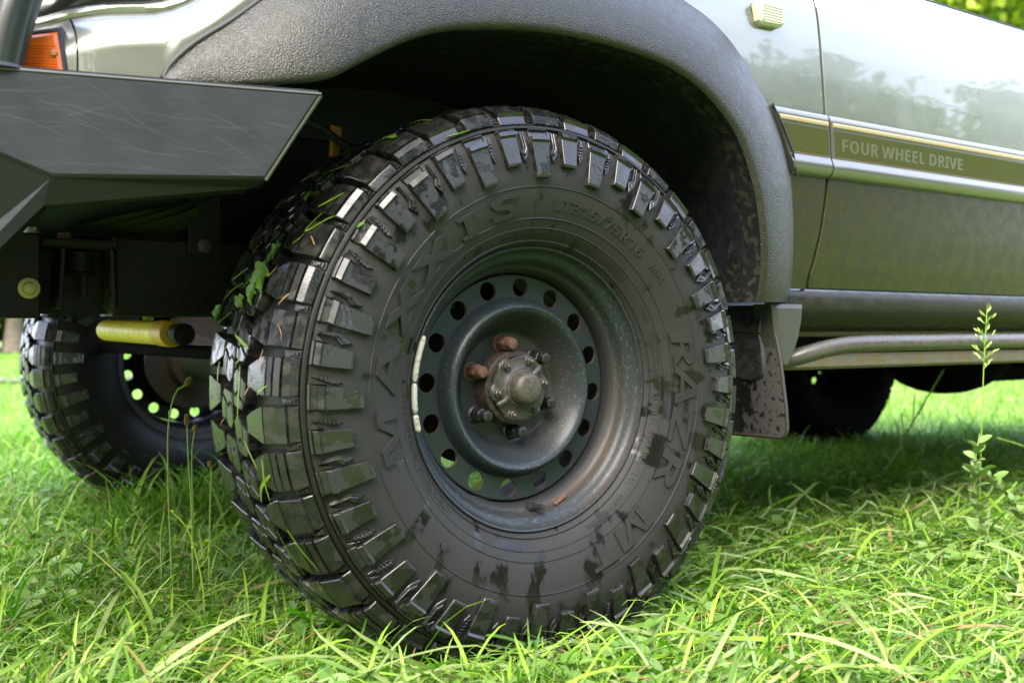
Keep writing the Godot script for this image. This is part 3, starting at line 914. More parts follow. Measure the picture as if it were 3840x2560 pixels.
func skin(g: Geo, xs: Array, low: Callable, high: Callable, n: int, edge_l := false, edge_r := false, roll := false, extra := 0.0) -> void:
	var rows := []
	for i in n + 1:
		var row := PackedVector3Array()
		for k in xs.size():
			var a: float = low.call(xs[k])
			var b: float = high.call(xs[k])
			var y := lerpf(a, b, float(i) / n)
			var x: float = xs[k]
			var z := zb(x, y) + extra
			if roll:
				var t := clampf((y - b + 0.055) / 0.055, 0, 1)
				z -= 0.045 * t * t
			row.push_back(Vector3(x, y, z))
		rows.push_back(row)
	g.sheet(rows)

# a panel between two edge curves x(y), with its edges turned in
func panel(g: Geo, left: Callable, right: Callable, ys: Array, cols: int, fold_left := true) -> void:
	var rows := []
	for y in ys:
		var row := PackedVector3Array()
		var l: float = left.call(y)
		var r: float = right.call(y)
		if fold_left:
			row.push_back(Vector3(l, y, zb(l, y) - 0.014))
			row.push_back(Vector3(l + 0.0003, y, zb(l, y) - 0.0022))
		for k in cols + 1:
			var x := lerpf(l + (0.0022 if fold_left else 0.0), r - 0.0022, float(k) / cols)
			row.push_back(Vector3(x, y, zb(x, y)))
		row.push_back(Vector3(r - 0.0003, y, zb(r, y) - 0.0022))
		row.push_back(Vector3(r, y, zb(r, y) - 0.014))
		rows.push_back(row)
	g.sheet(rows)

func gap_x(y: float) -> float: return curve_at(DOOR_GAP, y)

func span(a: float, b: float, n: int) -> Array:
	var out := []
	for i in n + 1: out.push_back(lerpf(a, b, float(i) / n))
	return out

func bead(g: Geo, section: Array, x0: Callable, x1: Callable, n := 24) -> void:   # section of [y, proud]; runs along the body side
	var rows := []
	for s in section:
		var row := PackedVector3Array()
		var a: float = x0.call(s[0])
		var b: float = x1.call(s[0])
		row.push_back(Vector3(a, s[0], zb(a, s[0]) - 0.002))
		for k in n + 1:
			var x := lerpf(a, b, float(k) / n)
			row.push_back(Vector3(x, s[0], zb(x, s[0]) + s[1]))
		row.push_back(Vector3(b, s[0], zb(b, s[0]) - 0.002))
		rows.push_back(row)
	g.sheet(rows)

const MOULD := [[0.806, -0.001], [0.8075, 0.004], [0.811, 0.0085], [0.816, 0.0125], [0.822, 0.0150], [0.828, 0.0155], [0.834, 0.0142], [0.839, 0.0122], [0.8425, 0.0110], [0.846, 0.0106], [0.8995, 0.0100], [0.9015, 0.0104], [0.914, 0.0098], [0.9165, 0.0100], [0.921, 0.0092], [0.925, 0.0070], [0.9275, 0.0035], [0.928, -0.001]]

func moulding(parent: Node3D, x0: Callable, x1: Callable, text: bool) -> void:
	var g := Geo.new()
	bead(g, MOULD, x0, x1)
	put("moulding", g.mesh(40), M.trim, parent)
	g = Geo.new()
	var a := func(y): return x0.call(y) + 0.006
	var b := func(y): return x1.call(y) - 0.004
	bead(g, [[0.9035, 0.0100], [0.9045, 0.0122], [0.9085, 0.0130], [0.9125, 0.0120], [0.9135, 0.0095]], a, b)
	put("pinstripe", g.mesh(50), M.gold, parent)
	g = Geo.new()
	var c := func(y): return x0.call(y) + 0.011
	bead(g, [[0.8478, 0.0102], [0.8482, 0.0113], [0.8975, 0.0108], [0.8979, 0.0097]], c, b)
	put("inset_panel", g.mesh(30), M.inset, parent)
	g = Geo.new()
	bead(g, [[0.8452, 0.0102], [0.8456, 0.0120], [0.8474, 0.0120], [0.8478, 0.0102]], c, b)
	put("inset_edge", g.mesh(30), M.inset_edge, parent)
	if text:
		var t := type("FOUR WHEEL DRIVE")
		var lo := INF
		var hi := -INF
		for p in t.v:
			lo = minf(lo, p.x)
			hi = maxf(hi, p.x)
		g = Geo.new()
		for i in range(0, t.v.size(), 3):
			var q := []
			for k in 3:
				var p := t.v[i + k]
				var x := lerpf(0.738, 1.150, (p.x - lo) / (hi - lo))
				var y := 0.8715 + p.y * 0.0245
				q.push_back(Vector3(x, y, zb(x, y) + 0.0106 + p.z * 0.0009))
			g.tri(q[0], q[1], q[2])
		put("lettering", g.mesh(0), M.print, parent)

func make_car() -> Node3D:
	var car := root_of("off_road_car")
	tag(car, "muddy silver-green off-road car with steel wheels, black arch flares and steel front bumper", "car")
	var g: Geo

	# ---- front wing above, ahead of and behind the flare
	var wing := root_of("front_wing", Vector3.ZERO, car)
	g = Geo.new()
	var xs := []
	for k in 33: xs.push_back(lerpf(-0.99, -0.558, k / 32.0))
	for k in 60: xs.push_back(lerpf(-0.555, 0.600, k / 59.0))
	for x in [0.606, 0.612, 0.619, 0.6255]: xs.push_back(x)
	var low := func(x):
		return maxf(curve_at(FLARE_OUT, x) - 0.02, 0.86 if x > 0.5 else 0.79) if x > -0.54 else 0.79
	var high := func(x): return curve_at(SEAM, x)
	# the piece ahead of the corner seam is a panel of its own
	var front := xs.filter(func(x): return x <= -0.655)
	var rest := xs.filter(func(x): return x > -0.655)
	rest.push_front(-0.6515)
	skin(g, rest, low, high, 46, false, false, true)
	put("wing_skin", g.mesh(40), M.paint, wing)
	g = Geo.new()
	front.push_back(-0.6545)
	skin(g, front, low, high, 30, false, false, true)
	put("corner_panel", g.mesh(40), M.paint, wing)
	g = Geo.new()
	var strip_rows := []
	for y in [0.72, 0.80, 0.85, 0.865, 0.88, 0.89]:
		var back: float = 0.007 + 0.045 * pow(clampf((y - 0.852) / 0.055, 0, 1), 2)
		strip_rows.push_back(PackedVector3Array([Vector3(-0.658, y, zb(-0.658, y) - back), Vector3(-0.647, y, zb(-0.647, y) - back)]))
	g.sheet(strip_rows)
	put("panel_gap", g.mesh(0), M.seal, wing)
	g = Geo.new()
	var gl := func(y): return gap_x(y) - 0.0026
	var gr := func(y): return gap_x(y) + 0.0026
	panel(g, func(_y): return 0.6255, gl, span(0.86, 1.2, 20) + [1.21, 1.22, 1.23, 1.24, 1.248], 3, false)
	put("wing_skin", g.mesh(40), M.paint, wing)
	g = Geo.new()
	panel(g, func(y): return 0.585, gl, span(0.592, 0.87, 20), 6)
	put("lower_skin", g.mesh(40), M.paint_low, wing)
	g = Geo.new()
	var gaprow := []
	for y in span(0.58, 1.25, 30): gaprow.push_back(PackedVector3Array([Vector3(gap_x(y) - 0.006, y, zb(0.7, y) - 0.011), Vector3(gap_x(y) + 0.006, y, zb(0.7, y) - 0.011)]))
	g.sheet(gaprow)
	put("panel_gap", g.mesh(0), M.seal, wing)
	var trim := root_of("wing_trim", Vector3.ZERO, car)
	var slant := func(y): return lerpf(0.592, 0.530, (y - 0.806) / 0.122) + 0.010
	moulding(trim, slant, func(y): return gap_x(y) - 0.0022, false)
	# black gasket where the moulding meets the flare
	g = Geo.new()
	g.tube(PackedVector3Array([Vector3(0.606, 0.802, 0.003), Vector3(0.590, 0.845, 0.007), Vector3(0.566, 0.887, 0.006), Vector3(0.540, 0.930, 0.001)]), 0.0022, 8)
	put("gasket", g.mesh(60), M.seal, trim)

	# ---- door and what follows it
	var door := root_of("front_door", Vector3.ZERO, car)
	g = Geo.new()
	panel(g, gr, func(_y): return 1.80, span(0.845, 1.13, 24) + span(1.135, 1.248, 34), 40)
	put("door_skin", g.mesh(40), M.paint, door)
	g = Geo.new()
	panel(g, gr, func(_y): return 1.80, [0.5945, 0.5965] + span(0.60, 0.85, 20), 40)
	put("lower_skin", g.mesh(40), M.paint_low, door)
	moulding(door, func(y): return gap_x(y) + 0.0022, func(_y): return 1.795, true)
	g = Geo.new()
	for k in 5:
		g.tube(PackedVector3Array([Vector3(0.70, 1.250 + 0.0006 * k, -0.080 - 0.004 * k), Vector3(1.80, 1.250 + 0.0006 * k, -0.080 - 0.004 * k)]), 0.0035, 8)
	put("window_seal", g.mesh(50), M.seal, door)
	var rear := root_of("rear_body", Vector3.ZERO, car)
	g = Geo.new()
	panel(g, func(_y): return 1.806, func(_y): return 3.9, span(0.86, 1.13, 8) + span(1.135, 1.248, 20), 12)
	put("body_skin", g.mesh(40), M.paint, rear)
	g = Geo.new()
	panel(g, func(_y): return 1.806, func(_y): return 2.35, span(0.60, 0.87, 8), 12)
	put("lower_skin", g.mesh(40), M.paint_low, rear)
	# far side of the body
	g = Geo.new()
	g.box(Vector3(4.7, 0.40, 0.05), Transform3D(Basis(), Vector3(1.5, 1.06, -1.84)), 0.01)
	g.box(Vector3(1.7, 0.42, 0.05), Transform3D(Basis(), Vector3(1.45, 0.72, -1.83)), 0.01)
	put("far_side", g.mesh(0), M.paint, car)

	# ---- bonnet with its bright front edge
	g = Geo.new()
	var rows := [PackedVector3Array(), PackedVector3Array(), PackedVector3Array(), PackedVector3Array(), PackedVector3Array(), PackedVector3Array()]
	for x in span(-0.99, -0.10, 40):
		var y := curve_at(SEAM, x)
		var z := zb(x, y) - 0.045
		rows[0].push_back(Vector3(x, y - 0.010, z - 0.004))
		rows[1].push_back(Vector3(x, y + 0.004, z + 0.003))
		rows[2].push_back(Vector3(x, y + 0.010, z + 0.001))
		rows[3].push_back(Vector3(x, y + 0.015, z - 0.010))
		rows[4].push_back(Vector3(x + 0.01, y + 0.045, z - 0.12))
		rows[5].push_back(Vector3(x + 0.02, y + 0.085, z - 0.70))
	g.sheet(rows)
	put("bonnet", g.mesh(45), M.paint, car)
	g = Geo.new()
	rows = [PackedVector3Array(), PackedVector3Array(), PackedVector3Array(), PackedVector3Array()]
	for x in span(-0.99, -0.45, 24):
		var y := curve_at(SEAM, x)
		var z := zb(x, y) - 0.045
		rows[0].push_back(Vector3(x, y + 0.013, z - 0.020))
		rows[1].push_back(Vector3(x, y + 0.030, z - 0.015))
		rows[2].push_back(Vector3(x + 0.01, y + 0.11, z - 0.035))
		rows[3].push_back(Vector3(x + 0.02, y + 0.18, z - 0.10))
	g.sheet(rows)
	put("bonnet_guard", g.mesh(45), M.guard, car)
	g = Geo.new()
	var seamp := PackedVector3Array()
	for x in span(-0.99, -0.10, 40): seamp.push_back(Vector3(x, curve_at(SEAM, x) - 0.001, zb(x, curve_at(SEAM, x)) - 0.0465))
	g.tube(seamp, 0.0035, 8)
	put("bonnet_seam", g.mesh(60), M.seal, car)

	# ---- arch flare
	var op := []
	for p in FLARE_OUT: op.push_back(Vector3(p[0], p[1], 0))
	var lp := []
	for p in FLARE_LIP: lp.push_back(Vector3(p[0], p[1], 0))
	var o := spline(op, 97)
	var l := spline(lp, 97)
	var flare := root_of("arch_flare", Vector3.ZERO, car)
	g = Geo.new()
	rows = []
	var sect := [[-0.004, -0.010], [0.0, 0.004], [0.02, 0.0075], [0.06, 0.0115], [0.14, 0.020], [0.26, 0.032], [0.40, 0.044], [0.55, 0.0535], [0.70, 0.060], [0.84, 0.064], [0.93, 0.0645], [0.975, 0.0625], [1.0, 0.057]]
	for s in sect:
		var row := PackedVector3Array()
		for k in 97:
			var t := k / 96.0
			var p := o[k].lerp(l[k], s[0])
			var base := zb(p.x, o[k].y)
			# the front tongue is thin, the arch itself full
			var full := smoothstep(0.0, 0.16, t) * 0.75 + 0.25
			row.push_back(Vector3(p.x, p.y, base + s[1] * full))
		rows.push_back(row)
	g.sheet(rows, false, true)
	put("flare_skin", g.mesh(50), M.flare, flare)
	g = Geo.new()
	rows = []
	for s in [[0.0, 0.057], [0.004, 0.050], [0.006, 0.030], [0.010, 0.0], [0.018, -0.04]]:
		var row := PackedVector3Array()
		for k in 97:
			var t := k / 96.0
			var d := (l[mini(k + 1, 96)] - l[maxi(k - 1, 0)]).normalized()
			var nrm := Vector3(-d.y, d.x, 0)
			var full := smoothstep(0.0, 0.16, t) * 0.75 + 0.25
			row.push_back(l[k] + nrm * s[0] + Vector3(0, 0, zb(l[k].x, o[k].y) + s[1] * (full if s[1] > 0 else 1.0)))
		rows.push_back(row)
	g.sheet(rows, false, true)
	put("flare_lip", g.mesh(50), M.flare_lip, flare)
	g = Geo.new()
	var edge := PackedVector3Array()
	for k in 97: edge.push_back(Vector3(o[k].x, o[k].y, zb(o[k].x, o[k].y) + 0.001))
	var thick := []
	for k in 97: thick.push_back(lerpf(0.0052, 0.0028, smoothstep(0.0, 0.25, k / 96.0)))
	g.tube(edge, thick, 8)
	put("flare_seal", g.mesh(60), M.seal, flare)
	# its painted lower end
	g = Geo.new()
	g.prism(PackedVector2Array([Vector2(0.541, 0.5605), Vector2(0.6275, 0.5605), Vector2(0.6245, 0.530), Vector2(0.614, 0.492), Vector2(0.600, 0.463), Vector2(0.579, 0.438), Vector2(0.560, 0.442)]), -0.045, 0.006, 0.008)
	put("flare_end", g.mesh(30), M.holder, flare)

	# ---- wheel arch, seen as darkness behind the tyre
	g = Geo.new()
	rows = []
	for z in [-0.005, -0.03, -0.10, -0.25, -0.42, -0.59]:
		var row := PackedVector3Array()
		for k in 97:
			var c := Vector2(l[k].x, l[k].y - 0.42)
			var grow := 1.015 + 0.05 * smoothstep(0.0, -0.12, z)
			row.push_back(Vector3(c.x * grow, 0.42 + c.y * grow, z + minf(0.0, zf(l[k].x))))
		rows.push_back(row)
	g.sheet(rows, false, true)
	g.box(Vector3(1.3, 0.62, 0.03), Transform3D(Basis(), Vector3(0.10, 0.90, -0.60)), 0.01)
	put("wheel_arch_liner", g.mesh(50), M.liner, car)

	# ---- sill, step tube and rail
	g = Geo.new()
	rows = []
	for s in [[0.5925, -0.050], [0.590, -0.038], [0.586, -0.031], [0.575, -0.027], [0.560, -0.027], [0.545, -0.031], [0.531, -0.041], [0.520, -0.056], [0.513, -0.076], [0.511, -0.11], [0.511, -0.20]]:
		rows.push_back(PackedVector3Array([Vector3(0.56, s[0], s[1] - 0.01), Vector3(0.70, s[0], s[1]), Vector3(3.0, s[0], s[1])]))
	g.sheet(rows, false, true)
	put("sill", g.mesh(50), M.sill, car)
	g = Geo.new()
	g.tube(spline([Vector3(0.585, 0.425, -0.11), Vector3(0.60, 0.437, -0.075), Vector3(0.645, 0.459, -0.03), Vector3(0.715, 0.478, 0.0), Vector3(0.80, 0.4845, 0.012), Vector3(1.0, 0.486, 0.022), Vector3(1.6, 0.488, 0.04), Vector3(3.0, 0.488, 0.05)], 60), 0.0168, 20)
	put("step_tube", g.mesh(60), M.tubing, car)
	g = Geo.new()
	g.box(Vector3(2.7, 0.032, 0.05), Transform3D(Basis(), Vector3(1.98, 0.446, -0.125)), 0.006)
	g.box(Vector3(2.6, 0.014, 0.03), Transform3D(Basis(), Vector3(2.0, 0.505, -0.13)), 0.004)
	put("sill_rail", g.mesh(30), M.rail, car)

	# ---- mud flap behind the wheel
	var flap := root_of("mud_flap", Vector3(0.56, 0, 0), car)
	var across := Transform3D(Basis(Vector3(0, 0, 1), Vector3(0, 1, 0), Vector3(-1, 0, 0)), Vector3.ZERO)   # x of the outline is world z
	g = Geo.new()
	g.prism(PackedVector2Array([Vector2(-0.30, 0.555), Vector2(-0.022, 0.555), Vector2(-0.010, 0.53), Vector2(0.008, 0.456), Vector2(0.022, 0.370), Vector2(0.0255, 0.330), Vector2(0.022, 0.319), Vector2(0.012, 0.3135), Vector2(-0.30, 0.305)]), 0.0, 0.006, 0.002, across)
	put("rubber_sheet", g.mesh(30), M.flap_sheet, flap)
	g = Geo.new()
	g.tube(PackedVector3Array([Vector3(-0.004, 0.556, -0.019), Vector3(-0.006, 0.53, -0.008), Vector3(-0.005, 0.456, 0.009), Vector3(-0.005, 0.370, 0.0225), Vector3(-0.005, 0.330, 0.0260), Vector3(-0.005, 0.318, 0.0220), Vector3(-0.005, 0.3125, 0.012), Vector3(-0.005, 0.305, -0.30)]), 0.0032, 8)
	put("edge_bead", g.mesh(60), M.flap_edge, flap)
	g = Geo.new()
	g.prism(PackedVector2Array([Vector2(-0.30, 0.5640), Vector2(-0.022, 0.5625), Vector2(-0.028, 0.530), Vector2(-0.034, 0.504), Vector2(-0.30, 0.506)]), 0.004, 0.0150, 0.004, across)
	put("fixing_plate", g.mesh(30), M.flap, flap)
	g = Geo.new()
	g.prism(PackedVector2Array([Vector2(-0.112, 0.512), Vector2(-0.034, 0.512), Vector2(-0.027, 0.470), Vector2(-0.024, 0.432), Vector2(-0.033, 0.420), Vector2(-0.055, 0.411), Vector2(-0.085, 0.413), Vector2(-0.112, 0.424)]), 0.004, 0.0110, 0.006, across)
	put("rubber_boss", g.mesh(40), M.flap, flap)
	g = Geo.new()
	g.lathe([Vector2(0.0135, 0.0152), Vector2(0.0130, 0.0175), Vector2(0.0105, 0.0180), Vector2(0.0095, 0.0155), Vector2(0.0060, 0.0155), Vector2(0.0056, 0.0185), Vector2(0.0, 0.0195)], 20, [], false, across * Transform3D(Basis(), Vector3(-0.0715, 0.533, 0)))
	put("fixing_screw", g.mesh(40), M.valve, flap)

	# ---- side repeater on the wing
	var rep := root_of("side_repeater", Vector3.ZERO, car)
	var rp := PackedVector2Array([Vector2(0.497, 1.105), Vector2(0.505, 1.114), Vector2(0.552, 1.116), Vector2(0.566, 1.109), Vector2(0.572, 1.092), Vector2(0.571, 1.080), Vector2(0.562, 1.073), Vector2(0.515, 1.071), Vector2(0.505, 1.078)])
	g = Geo.new()
	g.prism(Geo.inset(rp, -0.004), -0.020, -0.0055, 0.002)
	put("gasket", g.mesh(30), M.seal, rep)
	g = Geo.new()
	g.prism(rp, -0.012, 0.0045, 0.005)
	for k in 6:
		g.box(Vector3(0.054, 0.0022, 0.002), Transform3D(Basis(), Vector3(0.537, 1.081 + 0.005 * k, 0.0046)), 0.0009)
	put("lens", g.mesh(30), M.lens, rep)

	# ---- front corner lamp
	var lampo := root_of("front_indicator_lamp", Vector3.ZERO, car)
	var ang := 0.42
	var lt := Transform3D(Basis(Vector3(cos(ang), 0, sin(ang)), Vector3.UP, Vector3(-sin(ang), 0, cos(ang))), Vector3(-0.682, 0, zb(-0.682, 0.86)))
	g = Geo.new()
	g.prism(PackedVector2Array([Vector2(-0.10, 0.865), Vector2(0.013, 0.8845), Vector2(0.024, 0.80), Vector2(-0.10, 0.80)]), -0.02, 0.0045, 0.003, lt)
	put("lamp_rim", g.mesh(30), M.seal, lampo)
	g = Geo.new()
	g.prism(PackedVector2Array([Vector2(-0.10, 0.857), Vector2(0.0085, 0.8765), Vector2(0.0195, 0.80), Vector2(-0.10, 0.80)]), -0.01, 0.0095, 0.004, lt)
	for k in 15:
		g.box(Vector3(0.092, 0.0016, 0.002), Transform3D(lt.basis, lt * Vector3(-0.037, 0.808 + 0.0036 * k, 0.0094)), 0.0008)
	put("amber_lens", g.mesh(30), M.amber, lampo)
	g = Geo.new()
	g.lathe([Vector2(0.0045, 0.009), Vector2(0.0040, 0.0125), Vector2(0.0, 0.0132)], 14, [], false, lt * Transform3D(Basis(), Vector3(0.006, 0.850, 0)))
	put("lamp_screw", g.mesh(40), M.orange, lampo)

	make_bumper(car)
	make_underside(car)

	# ---- wheels
	var w := make_wheel()
	remove_child(w)
	car.add_child(w, true)
	w.position = Vector3(0, 0.42, 0)
	var w2: Node3D = w.duplicate()
	w2.name = "front_wheel"
	car.add_child(w2, true)
	w2.transform = Transform3D(Basis(Vector3.UP, PI) * Basis(Vector3.BACK, 0.21), Vector3(0, 0.42, -1.88))
	# the inner sidewall of the far wheel faces the camera and has its own lugs
	var inner := [side_lug(0, -1).mesh(24), side_lug(1, -1).mesh(24)]
	for i in 42:
		put("inner_lug", inner[i % 2], M.rubber_side, w2, Transform3D(Basis(Vector3.BACK, TAU * (i + 0.9) / 42), Vector3.ZERO))
	var all := Geo.new()
	var far := root_of("rear_wheel", Vector3(2.85, 0.42, -1.88), car)
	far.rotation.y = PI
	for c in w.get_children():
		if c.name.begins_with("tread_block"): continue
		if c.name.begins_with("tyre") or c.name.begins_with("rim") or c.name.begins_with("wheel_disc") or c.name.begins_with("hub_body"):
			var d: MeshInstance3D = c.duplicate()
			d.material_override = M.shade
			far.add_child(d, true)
	var sb := [shoulder_block(0, 1), shoulder_block(1, 1), shoulder_block(0, -1), shoulder_block(1, -1), centre_block(1), centre_block(-1)]
	for i in 42:
		var a := TAU * i / 42
		var st := TAU / 42
		all.append(sb[i % 2], Transform3D(Basis(Vector3.BACK, a), Vector3.ZERO))
		all.append(sb[2 + i % 2], Transform3D(Basis(Vector3.BACK, a + st * 0.5), Vector3.ZERO))
		all.append(sb[4], Transform3D(Basis(Vector3.BACK, a + st * 0.3), Vector3.ZERO))
		all.append(sb[5], Transform3D(Basis(Vector3.BACK, a + st * 0.8), Vector3.ZERO))
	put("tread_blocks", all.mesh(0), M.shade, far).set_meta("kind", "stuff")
	return car

func make_bumper(car: Node3D) -> void:
	var bp := root_of("front_bumper", Vector3.ZERO, car)
	var e := Vector3(0.9700, 0, 0.2430)
	var nrm := Vector3(-0.2430, 0, 0.9700)
	var at := Transform3D(Basis(e, Vector3.UP, nrm), Vector3(-0.383, 0.816, 0.06))
	var g := Geo.new()
	# upright face with its folded upper and cut rear edges
	g.prism(PackedVector2Array([Vector2(0.0, 0.0), Vector2(-0.071, -0.114), Vector2(-0.320, -0.124), Vector2(-0.60, -0.010), Vector2(-0.63, 0.0)]), -0.07, 0.0, 0.0045, at)
	put("wing_plate", g.mesh(20), M.bumper, bp)
	# top-edge highlight drawn as a pale strip, then the mossy cut edge
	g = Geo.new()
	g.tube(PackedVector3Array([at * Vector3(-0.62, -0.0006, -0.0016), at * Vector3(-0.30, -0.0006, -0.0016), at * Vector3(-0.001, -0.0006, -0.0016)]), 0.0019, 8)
	put("edge_highlight", g.mesh(60), M.worn, bp)
	g = Geo.new()
	g.tube(PackedVector3Array([at * Vector3(-0.001, -0.002, -0.0035), at * Vector3(-0.0345, -0.055, -0.0035), at * Vector3(-0.0715, -0.1145, -0.0035)]), 0.0024, 8)
	put("mossy_edge", g.mesh(60), M.mossy, bp)
	# the chamfer below it and the lower pan
	g = Geo.new()
	var P := func(a: float, b: float, d: float) -> Vector3: return at * Vector3(a, b, d)
	var A: Vector3 = P.call(-0.0715, -0.1142, -0.0035)
	var B: Vector3 = P.call(-0.320, -0.1242, -0.0035)
	var C: Vector3 = P.call(-0.329, -0.156, -0.016)
	var D: Vector3 = P.call(-0.090, -0.124, -0.016)
	g.quad(B, C, D, A)
	g.quad(C, P.call(-0.33, -0.150, -0.10), P.call(-0.09, -0.120, -0.10), D)
	g.tri(A, D, P.call(-0.071, -0.116, -0.07))
	put("wing_chamfer", g.mesh(0), M.bumper_low, bp)
	g = Geo.new()
	var U := func(a: float) -> float: return -0.1242 - 0.404 * (a + 0.320)
	var L := func(a: float) -> float: return -0.1245 + 0.865 * (a + 0.320)
	var K := func(a: float) -> float: return -0.156 + 1.07 * (a + 0.329)
	g.tri(P.call(-0.320, -0.1242, -0.0035), P.call(-0.60, U.call(-0.60), -0.004), P.call(-0.60, L.call(-0.60), -0.085))
	put("pan_recess", g.mesh(0), M.bumper_low, bp)
	g = Geo.new()
	g.quad(P.call(-0.320, -0.1245, -0.004), P.call(-0.60, L.call(-0.60), -0.085), P.call(-0.60, K.call(-0.60), -0.050), P.call(-0.329, -0.156, -0.016))
	put("pan_edge", g.mesh(0), M.bumper, bp)
	g = Geo.new()
	g.quad(P.call(-0.329, -0.156, -0.016), P.call(-0.60, K.call(-0.60), -0.050), P.call(-0.60, K.call(-0.60) + 0.01, -0.13), P.call(-0.33, -0.150, -0.10))
	put("pan_underside", g.mesh(0), M.bumper_low, bp)
	# top shelf running in to the body
	g = Geo.new()
	g.prism(PackedVector2Array([Vector2(-0.004, 0.0), Vector2(-0.95, 0.0), Vector2(-0.95, -0.30), Vector2(-0.30, -0.16), Vector2(-0.004, -0.065)]), -0.0035, 0.0, 0.001, Transform3D(Basis(e, nrm, -Vector3.UP), Vector3(-0.383, 0.8165, 0.0575)))
	put("top_plate", g.mesh(20), M.bumper, bp)
	# loop of tube standing on the wing
	g = Geo.new()
	g.tube(spline([Vector3(-0.741, 0.815, -0.055), Vector3(-0.7325, 0.86, -0.053), Vector3(-0.7225, 0.90, -0.051), Vector3(-0.700, 0.98, -0.055), Vector3(-0.70, 1.05, -0.11), Vector3(-0.72, 1.08, -0.30)], 30), 0.024, 24)
	put("bumper_tube", g.mesh(60), M.bar, bp)
	g = Geo.new()
	g.lathe([Vector2(0.034, 0.0), Vector2(0.030, 0.004), Vector2(0.024, 0.007)], 24, [], false, Transform3D(Basis(Vector3.RIGHT, -PI / 2), Vector3(-0.741, 0.8168, -0.055)))
	put("weld_collar", g.mesh(60), M.bumper, bp)

